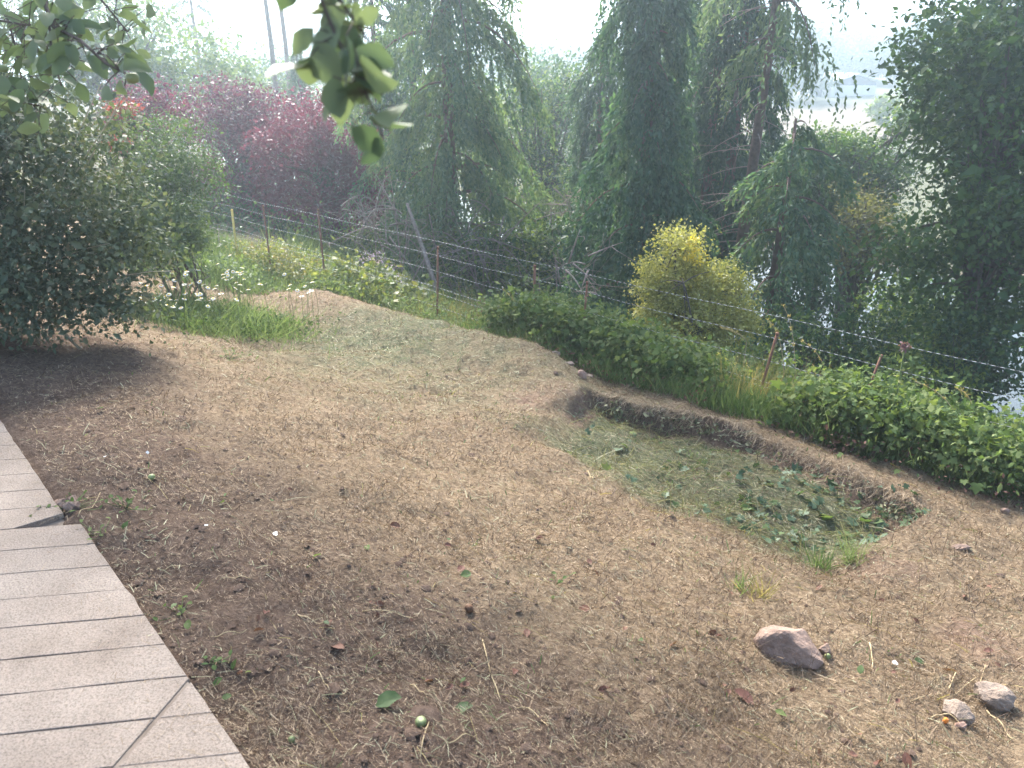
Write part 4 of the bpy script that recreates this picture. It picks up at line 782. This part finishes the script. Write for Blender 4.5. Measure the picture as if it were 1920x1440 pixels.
# ------------------------------------------------------------------ dead brush under the conifers
def dead_brush(px, py, D, label, n, L, seed, up=.4):
    rng = np.random.default_rng(seed); c = at(px, py, D); g_ = np.array([c[0], c[1], h1(c[0], c[1])]); root = empty('dead_branch_tangle', g_, label, 'dead branches')
    for k in range(n):
        a = c + rng.normal(0, .25, 3); d = norm(rng.normal(0, 1, 3) * [1, .5, .8] + [0, 0, up]); e = a + d * L * rng.uniform(.5, 1.1) - [0, 0, .4 * L * rng.random()]
        mid = (a + e) / 2 + [0, 0, .3 * L * rng.random()]; parts = [tube(bez(a if k % 4 else np.array([a[0], a[1], g_[2]]), mid, e, 8), np.linspace(.014, .003, 8), 4)]
        for j in range(4):
            s_ = a + (e - a) * rng.uniform(.3, .9); parts.append(tube(bez(s_, s_ + rng.normal(0, .15, 3), s_ + rng.normal(0, .3, 3) - [0, 0, .15], 4), np.linspace(.005, .002, 4), 3))
        V, F = join(parts); put('branch', mesh_np('branch', V - g_, F), M['dead'], root)
dead_brush(735, 420, 13, 'tangle of bare arching branches under the tall weeping conifer', 26, 1.0, 400)
dead_brush(895, 455, 13.5, 'mat of fine grey dead twigs right of the leaning dead pole', 34, .9, 401, .0)
dead_brush(1085, 510, 10.5, 'dead grey branches at the foot of the left drooping curtains', 12, .7, 402, .2)
dead_brush(1060, 380, 15, 'dead curved branches between the weeping conifers', 12, .8, 403, .2)
A_, B_ = at(815, 530, 12.3), at(775, 415, 12.8); g_ = np.array([A_[0], A_[1], h1(A_[0], A_[1])]); pole = empty('dead_pole', g_, 'leaning dead pole with side twigs behind the fence', 'dead trunk')
V, F = tube(np.array([g_ - [0, 0, .1], A_, (A_ + B_) / 2, B_, B_ + (B_ - A_) * .3]) - g_, [.04, .038, .034, .03, .02], 7); put('trunk', mesh_np('trunk', V, F), M['dead'], pole, smooth=True)
for k in range(16):
    o = A_ + (B_ - A_) * rng.uniform(-.1, 1) - g_; V, F = tube(bez(o, o + rng.normal(0, .2, 3), o + rng.normal(0, .4, 3) * [1, .4, .8], 5), np.linspace(.008, .002, 5), 4); put('twig', mesh_np('twig', V, F), M['dead'], pole)

# ------------------------------------------------------------------ stones
def rock(name, px, py, z, w_, d_, h_, seed, label, mat, rz=0, cat='stone', sink=.35, sub=4, ridge=.2):
    import bmesh
    rng = np.random.default_rng(seed); q = atz(px, py, z); g_ = (q[0], q[1], h1(q[0], q[1]))
    bm = bmesh.new(); bmesh.ops.create_icosphere(bm, subdivisions=sub, radius=1); ofs = rng.random(3) * 40; cuts = [(norm(rng.normal(size=3)), rng.uniform(.55, .85)) for _ in range(12)]
    for v in bm.verts:
        p = np.array(v.co)
        for nn_, dd_ in cuts:
            e = p @ nn_ - dd_
            if e > 0: p = p - nn_ * e * .95
        k = 1 + ridge * float(fbm(np.array([p[0] * 2 + ofs[0] + p[2]]), np.array([p[1] * 2 + ofs[1] + p[2] * .7]), 1.5, 3)[0])
        v.co = (p[0] * k * w_ / 2, p[1] * k * d_ / 2, (p[2] * k + 1 - 2 * sink) * h_ / 2)
    me = bpy.data.meshes.new(name); bm.to_mesh(me); bm.free(); o = put(name, me, mat); o.location = g_; o.rotation_euler.z = rz
    return tag(o, label, cat)
rock('boulder', 1478, 1222, -.44, .26, .2, .19, 500, 'largest smooth brown stone half buried in the mown grass', M['stone'], -.3, sink=.36, ridge=.3)
rock('stone', 1545, 1222, -.46, .07, .05, .06, 501, 'small brown stone beside the largest stone', M['stone'], .4)
rock('stone', 1862, 1308, -.5, .15, .11, .11, 502, 'rough pale stone near the lower right corner, the upper of two', M['stone_grey'], -.4, sink=.3, ridge=.3)
rock('stone', 1792, 1345, -.46, .11, .12, .09, 503, 'broken grey stone near the lower right corner, the lower of two', M['stone_grey'], .5, sink=.3, ridge=.35)
rock('stone', 1798, 1370, -.46, .045, .03, .03, 504, 'small reddish stone chip below the broken grey stone', M['brick'], .2)
rock('stone', 1885, 957, -.86, .06, .05, .05, 505, 'small tan stone on the turf under the right bramble', M['stone'], .1)
rock('stone', 1040, 693, -1.0, .11, .08, .08, 506, 'pale stone at the bramble edge above the brick pieces', M['stone_grey'], .5, ridge=.3)
rock('stone', 1066, 718, -.98, .10, .07, .06, 507, 'flat pale stone between the upper stone and the brick', M['stone_grey'], .2, ridge=.3)
rock('stone', 1102, 722, -.97, .08, .06, .05, 509, 'flat grey stone above the brick at the bank end', M['stone_grey'], -.2, ridge=.3)
rock('brick', 1090, 742, -.95, .10, .08, .12, 508, 'reddish broken brick at the left end of the bank', M['brick'], .2, 'brick', ridge=.1, sub=2)
rock('stone', 1260, 984, -.68, .05, .05, .06, 510, 'dark clod of earth on the near rim of the hollow', M['bark'], .3)
rock('stone', 1800, 1028, -.75, .12, .05, .04, 512, 'flat stone set in the turf right of the hollow', M['stone'], -.1)
q = atz(118, 962, -.02)
for k, (dx, dy, w_) in enumerate([(-.05, .0, .07), (.0, .02, .085), (.04, .035, .07), (.03, -.01, .06), (-.02, .03, .06), (.055, .0, .05)]):
    rock('rubble_stone', 118 + dx * 500, 960 - dy * 400, -.0, w_, w_ * .8, w_ * .8, 520 + k, 'broken concrete lump in the hole at the path edge', M['stone'], k, 'rubble', ridge=.3)['group'] = 'rubble in the path hole'

# ------------------------------------------------------------------ windfall apples, fallen leaves, petals, twigs
for k, (px, py, z, r, lab, mt) in enumerate([(790, 1367, -.08, .017, 'green windfall apple near the bottom edge', 'apple'), (1551, 1234, -.46, .012, 'tiny green apple beside the largest stone', 'apple'), (880, 1158, -.22, .018, 'rotten dark windfall apple in the middle foreground', 'apple_rot'), (1768, 1368, -.46, .011, 'orange peel scrap by the broken stone', 'orange'), (548, 1394, -.04, .010, 'small pale apple in the soil near the path', 'apple'), (286, 903, -.03, .016, 'yellow green windfall apple in bare soil beyond the path hole', 'apple')]):
    q = atz(px, py, z); g_ = np.array([q[0], q[1], h1(q[0], q[1]) + r * .75]); o = appleobj(None, g_, 0, r, M[mt], 'orange_peel' if mt == 'orange' else 'windfall_apple'); tag(o, lab, 'apple' if mt != 'orange' else 'peel'); o.rotation_euler = (k * 1.3, .6 * k, 0)
def flat_leaves(name, label, cat, group, P, size, mats, tmpl, seed, lift=.012, tiltv=.3, asp=.9):
    rng = np.random.default_rng(seed); meshes = []
    for mt in mats:
        for v in range(3):
            tv = tmpl[0].copy(); tv[:, 2] += rng.normal(0, .05, len(tv)); tv[:, 1] -= .45; tv[:, 0] *= asp; me = mesh_np(name, tv, tmpl[1]); me.materials.append(M[mt]); meshes.append(me)
    for k, (x, y) in enumerate(P):
        o = bpy.data.objects.new(name, meshes[rng.integers(len(meshes))]); COL.objects.link(o); s = size * math.exp(rng.normal(0, .28)); o.scale = (s, s, s)
        o.location = (x, y, h1(x, y) + lift + .01 * rng.random()); o.rotation_euler = (rng.normal(0, tiltv), rng.normal(0, tiltv), rng.random() * 6.28); tag(o, label, cat, group)
rng = np.random.default_rng(600)
def pixspots(rng, n, x0, x1, y0, y1, z): return [atz(rng.uniform(x0, x1), rng.uniform(y0, y1), z)[:2] for _ in range(n)]
pl = [q for q in pixspots(rng, 420, 1380, 1720, 880, 1060, -.93) if pit_sd(np.array([q[0]]), np.array([q[1]]))[0] < .02][:210]
pl = pl[:140] + [q for q in pixspots(rng, 160, 1230, 1560, 860, 1040, -.93) if pit_sd(np.array([q[0]]), np.array([q[1]]))[0] < .0][:40] + pixspots(rng, 30, 1590, 1730, 940, 1010, -.95)
flat_leaves('ivy_leaf', 'dark green cut leaf lying among the clippings in the hollow', 'leaf', 'cut leaves in the hollow', pl, .05, ['ivy', 'ivy', 'ivy', 'leaf_pale'], T_LB, 601, .015, .5)
pl = [q for q in pixspots(rng, 100, 1050, 1420, 800, 980, -.93) if pit_sd(np.array([q[0]]), np.array([q[1]]))[0] < .02][:30]
flat_leaves('ivy_leaf', 'green cut leaf on the paler far floor of the hollow', 'leaf', 'cut leaves on the pale hollow floor', pl, .05, ['ivy', 'vine'], T_LB, 602, .02, .5)
pl = [atz(px, py, -.2)[:2] for px, py in [(205, 838), (180, 890), (255, 1073), (330, 893), (430, 975), (425, 992), (515, 975), (455, 1330), (480, 1340), (345, 1222), (372, 1268), (425, 1365), (440, 1390), (600, 1080), (875, 1072), (870, 1363), (870, 1310), (1038, 1085), (1205, 1160), (1475, 1270), (1635, 1160), (1755, 1115), (1880, 1030), (930, 1360), (730, 1385), (620, 1240), (690, 1045), (840, 985)]]
pl = [q for q in pl if not (-.1 < q[0] < .1 and q[1] < 2.2)]
flat_leaves('fallen_leaf', 'single green fallen leaf on the mown ground', 'leaf', 'green leaves on the mown ground', pl, .033, ['leaf_pale', 'vine'], T_OV, 603, .012, .35, .7)
pl = [q for q in pixspots(rng, 60, 420, 1900, 950, 1435, -.3)]
flat_leaves('brown_leaf', 'curled brown dead leaf on the mown ground', 'leaf', 'brown leaves on the mown ground', pl, .034, ['brownleaf'], T_OV, 604, .01, .5, .6)
pl = [atz(px, py, -.05)[:2] for px, py in [(390, 1003), (515, 990), (513, 978), (205, 890), (280, 866), (1720, 1072)]]
flat_leaves('white_petal', 'white petal or paper scrap on the ground', 'petal', 'white scraps on the ground', pl, .02, ['white'], T_OV, 605, .012, .3, .9)
pl = [q for q in pixspots(rng, 40, 1560, 1910, 820, 920, -.95)]
flat_leaves('vine_leaf', 'pale leaf hanging low on the front of the right bramble', 'leaf', 'low leaves of the right bramble', pl[:0], .06, ['ivy'], T_LB, 606)
tw = [((410, 1108), (440, 1092), (472, 1105), -.07), ((905, 1210), (925, 1300), (940, 1340), -.2), ((810, 1355), (790, 1440), (790, 1445), -.1), ((845, 1430), (870, 1395), (895, 1390), -.12), ((560, 1165), (580, 1182), (610, 1183), -.08), ((680, 1155), (740, 1157), (775, 1165), -.12), ((770, 1290), (785, 1310), (800, 1325), -.12), ((600, 1280), (612, 1300), (622, 1318), -.08), ((640, 1350), (660, 1335), (675, 1322), -.08), ((300, 1085), (320, 1080), (350, 1072), -.04), ((400, 1215), (440, 1200), (465, 1195), -.05), ((1700, 1340), (1760, 1330), (1835, 1260), -.5), ((1830, 1300), (1842, 1270), (1848, 1245), -.52), ((1630, 1205), (1640, 1230), (1632, 1265), -.48), ((1780, 1290), (1788, 1270), (1796, 1255), -.5), ((1740, 1370), (1770, 1340), (1800, 1380), -.48), ((1850, 1330), (1880, 1350), (1900, 1385), -.5), ((970, 1345), (1010, 1345), (1030, 1400), -.2), ((150, 985), (170, 960), (190, 930), -.0), ((1100, 890), (1108, 905), (1112, 915), -.7)]
for k, (a, b_, c, z) in enumerate(tw):
    pts = bez(*[atz(*p_, z) for p_ in (a, b_, c)], 8); pts[:, 2] = H(pts[:, 0], pts[:, 1]) + .012 + .008 * np.sin(np.arange(8) * 1.3 + k); V, F = tube(pts - pts[0], np.linspace(.0022, .0012, 8) * (1.5 if k in (13, 14, 15, 16, 19) else 1), 4)
    o = put('dry_twig', mesh_np('dry_twig', V, F), M['drystem']); o.location = pts[0]; tag(o, 'thin dry stalk lying on the mown ground', 'twig', 'dry stalks on the ground')
# weeds at the path edge and in its hole
rng = np.random.default_rng(620)
for k, (px, py, lab, nl) in enumerate([(122, 966, 'small weed growing in the hole at the path edge', 16), (60, 976, 'tiny weed in the groove beside the path hole', 6), (190, 1012, 'little weed at the path edge below the hole', 8), (262, 1073, 'spreading weed in the soil beside the path', 14), (430, 1372, 'round leaved weed at the path edge near the bottom', 8), (365, 1270, 'weed at the end of the path crack', 8), (1300, 862, 'leafy seedling standing on the hollow floor', 16), (1298, 885, 'second leafy seedling on the hollow floor, nearer', 10), (425, 655, 'low green weed patch on the mown slope near the daisies', 40), (1040, 1088, 'lone lobed green weed in the middle foreground', 8)]):
    q = atz(px, py, .0 if px < 200 else (-.95 if 1290 < px < 1310 else -.3 if px < 1000 else -.33)); z0 = h1(q[0], q[1]); z0 = max(z0, -.02) if px < 200 else z0; g_ = np.array([q[0], q[1], z0]); root = empty('weed', g_, lab, 'weed')
    P = rng.normal(0, .022 + .0018 * nl, (nl, 3)) * [1, 1, .2] + [0, 0, .02]; V, F = stamp(*T_OV, P, np.c_[rng.normal(0, 1, (nl, 2)), np.full(nl, .4)], rdir(rng, nl) * .4 + UP, .015, .022); put('leaves', mesh_np('leaves', V, F), M['vine'], root)
    V, F = join([tube(np.array([[0, 0, -.01], p]), .0015, 3) for p in P]); put('stem', mesh_np('stem', V, F), M['greenstem'], root)

# ------------------------------------------------------------------ mown litter: straw, clippings, stubble
rng = np.random.default_rng(700)
def scatter(n, rng, r0=1.25, r1=12.5):
    r = r0 * (r1 / r0) ** rng.random(n); a = rng.uniform(-.72, .72, n); x, y = r * np.sin(a), r * np.cos(a)
    k = (fdist(x, y) < .0) & (y - 1.43 + 1.105 * (x + .668) > .02); return x[k], y[k], r[k]
def straw(name, n, rng, mat, length, width, keep, up=.12, grow=.35, lift=.006, tmpl=T_ST):
    x, y, r = scatter(n, rng); pr = keep(x, y); k = rng.random(len(x)) < pr; x, y, r = x[k], y[k], r[k]; m_ = len(x)
    z = H(x, y) + lift * rng.random(m_) * 2; e = .02; dzx = (H(x + e, y) - z) / e; dzy = (H(x, y + e) - z) / e; nrml = np.c_[-dzx.clip(-1, 1), -dzy.clip(-1, 1), np.ones(m_)]
    a = rng.random(m_) * 2 * math.pi; ax = np.c_[np.cos(a), np.sin(a), np.zeros(m_)]; nn_ = norm(nrml); ax = ax - nn_ * (ax * nn_).sum(1, keepdims=True); ax = norm(ax) + nn_ * np.abs(rng.normal(0, up, m_))[:, None]
    s = length * np.exp(rng.normal(0, .45, m_)); wd = width * (1 + grow * (r - 1.5).clip(0)) * rng.uniform(.7, 1.3, m_)
    V, F = stamp(*tmpl, np.c_[x, y, z], ax, nn_ + rdir(rng, m_) * .35, wd, s); return tag(put(name, mesh_np(name, V, F), mat), kind='stuff')
cv = lambda x, y: cover(x, y)
def k_straw(x, y):
    c_ = cv(x, y); return np.clip(.95 - .62 * c_[:, 0] - .45 * c_[:, 1] - .5 * c_[:, 2], .15, 1) * (.2 + 2.0 * vnoise(x * 3, y * 3) ** 2 + .4 * vnoise(x * 9, y * 9))
def k_green(x, y):
    c_ = cv(x, y); return np.clip(c_[:, 1] * 1.1 - .25 * c_[:, 0], .05, 1) * (.3 + 1.3 * vnoise(x * 2.2 + 9, y * 2.2))
straw('dry_straw', 200000, rng, M['straw'], .021, .0011, k_straw, tmpl=T_CH)
straw('chaff', 120000, rng, M['straw'], .010, .0017, k_straw, up=.5, tmpl=T_CH)
straw('green_clippings', 110000, rng, M['clip'], .04, .0018, k_green)
straw('stubble', 110000, rng, M['straw'], .02, .0015, lambda x, y: k_straw(x, y) * .9, up=1.3, tmpl=T_CH)
straw('hay', 60000, rng, M['clip'], .09, .0017, lambda x, y: sstep(.15, -.2, pit_sd(x, y) + .5 * fbm(x, y, 2.2, 3)) * (.2 + 1.3 * vnoise(x * 4, y * 4)), up=.3, lift=.02)
straw('long_straw', 1600, rng, M['grass_dry'], .07, .0018, lambda x, y: .4 + 0 * x, up=.08, lift=.012)
def clods(n, rng):
    x, y, r = scatter(n, rng, 1.25, 7); k = rng.random(len(x)) < np.clip(.25 + .9 * cover(x, y)[:, 0], 0, 1) * (vnoise(x * 6, y * 6) > .45); x, y = x[k], y[k]; m_ = len(x)
    o_ = np.array([[1, 0, 0], [0, 1, 0], [-1, 0, 0], [0, -1, 0], [0, 0, .8], [.7, .6, .3], [-.6, .7, .35], [-.7, -.6, .3], [.6, -.7, .3]]); f_ = np.array([[4, 0, 5], [4, 5, 1], [4, 1, 6], [4, 6, 2], [4, 2, 7], [4, 7, 3], [4, 3, 8], [4, 8, 0]])
    s_ = .007 * np.exp(rng.normal(0, .5, m_)); V, F = stamp(o_, f_, np.c_[x, y, H(x, y)], rdir(rng, m_) * [1, 1, .2], np.tile(UP, (m_, 1)), s_, s_ * rng.uniform(.6, 1.1, m_)); V = V + rng.normal(0, .0013, V.shape); tag(put('soil_crumbs', mesh_np('soil_crumbs', V, F), M['crumb']), kind='stuff')
M['crumb'] = roughmat('crumbly_soil', [(.06, .038, .027), (.13, .088, .063)], 40, .95, .5); clods(9000, rng)
straw('tall_stubble', 30000, rng, M['straw'], .045, .0012, lambda x, y: sstep(0, .8, x) * sstep(.1, .35, pit_sd(x, y)) * (vnoise(x * 2.5 + 4, y * 2.5) > .38), up=1.6)
straw('green_sprouts', 26000, rng, M['grass'], .02, .0024, lambda x, y: k_green(x, y) * (vnoise(x * 5, y * 5) > .6), up=1.2)

x_ = rng.uniform(1.0, 4.4, 420); ex_ = np.array([edge_at(v, -.02 - abs(rng.normal(0, .1))) for v in x_]); a_ = rng.random(420) * 6.28
V, F = stamp(*T_ST, np.c_[ex_, x_ + SL * ex_, np.full(420, .033)], np.c_[np.cos(a_), np.sin(a_), np.zeros(420)], np.tile(UP, (420, 1)) + rdir(rng, 420) * .2, .0014, .02 * np.exp(rng.normal(0, .5, 420))); tag(put('straw_on_path', mesh_np('straw_on_path', V, F), M['straw']), kind='stuff')
# turf hanging over the lip of the bank
lip = np.vstack([PIT[1:7][i] + (PIT[1:7][i + 1] - PIT[1:7][i]) * np.random.default_rng(710 + i).random((900, 1)) for i in range(5)]) + nrm * .06 + rng.normal(0, .04, (4500, 2)); lip = np.c_[lip, H(lip[:, 0], lip[:, 1]) + .01]
ax = np.c_[np.tile(-nrm, (4500, 1)) * .7, np.full(4500, -.5)] + rng.normal(0, .5, (4500, 3)); V, F = stamp(*T_BL, lip, ax, rdir(rng, 4500) + UP, .003, .05 * np.exp(rng.normal(0, .5, 4500))); tag(put('hanging_turf', mesh_np('hanging_turf', V, F), M['straw']), kind='stuff')
C = lip[rng.choice(4500, 60)] - np.c_[np.tile(nrm, (60, 1)) * .1, np.full(60, .06)]; V, F = leafcloud(rng, C, .04, 12, .03); tag(put('bank_weeds', mesh_np('bank_weeds', V, F), M['clip']), kind='stuff')

# ------------------------------------------------------------------ veiling lens glare, imitated by a scattering volume
m, n, out = newmat('glare_haze'); pv = n.nodes.new('ShaderNodeVolumePrincipled'); pv.inputs['Color'].default_value = (.56, .67, .76, 1); pv.inputs['Density'].default_value = GLARE_HAZE_DENSITY; pv.inputs['Anisotropy'].default_value = .74
n.links.new(pv.outputs[0], out.inputs['Volume'])
hz = boxm('glare_haze', -1100, 1100, -90, 1700, -9, 32, m, None); tag(hz, kind='stuff')  # added volume; its scattering stands in for veiling glare in the lens
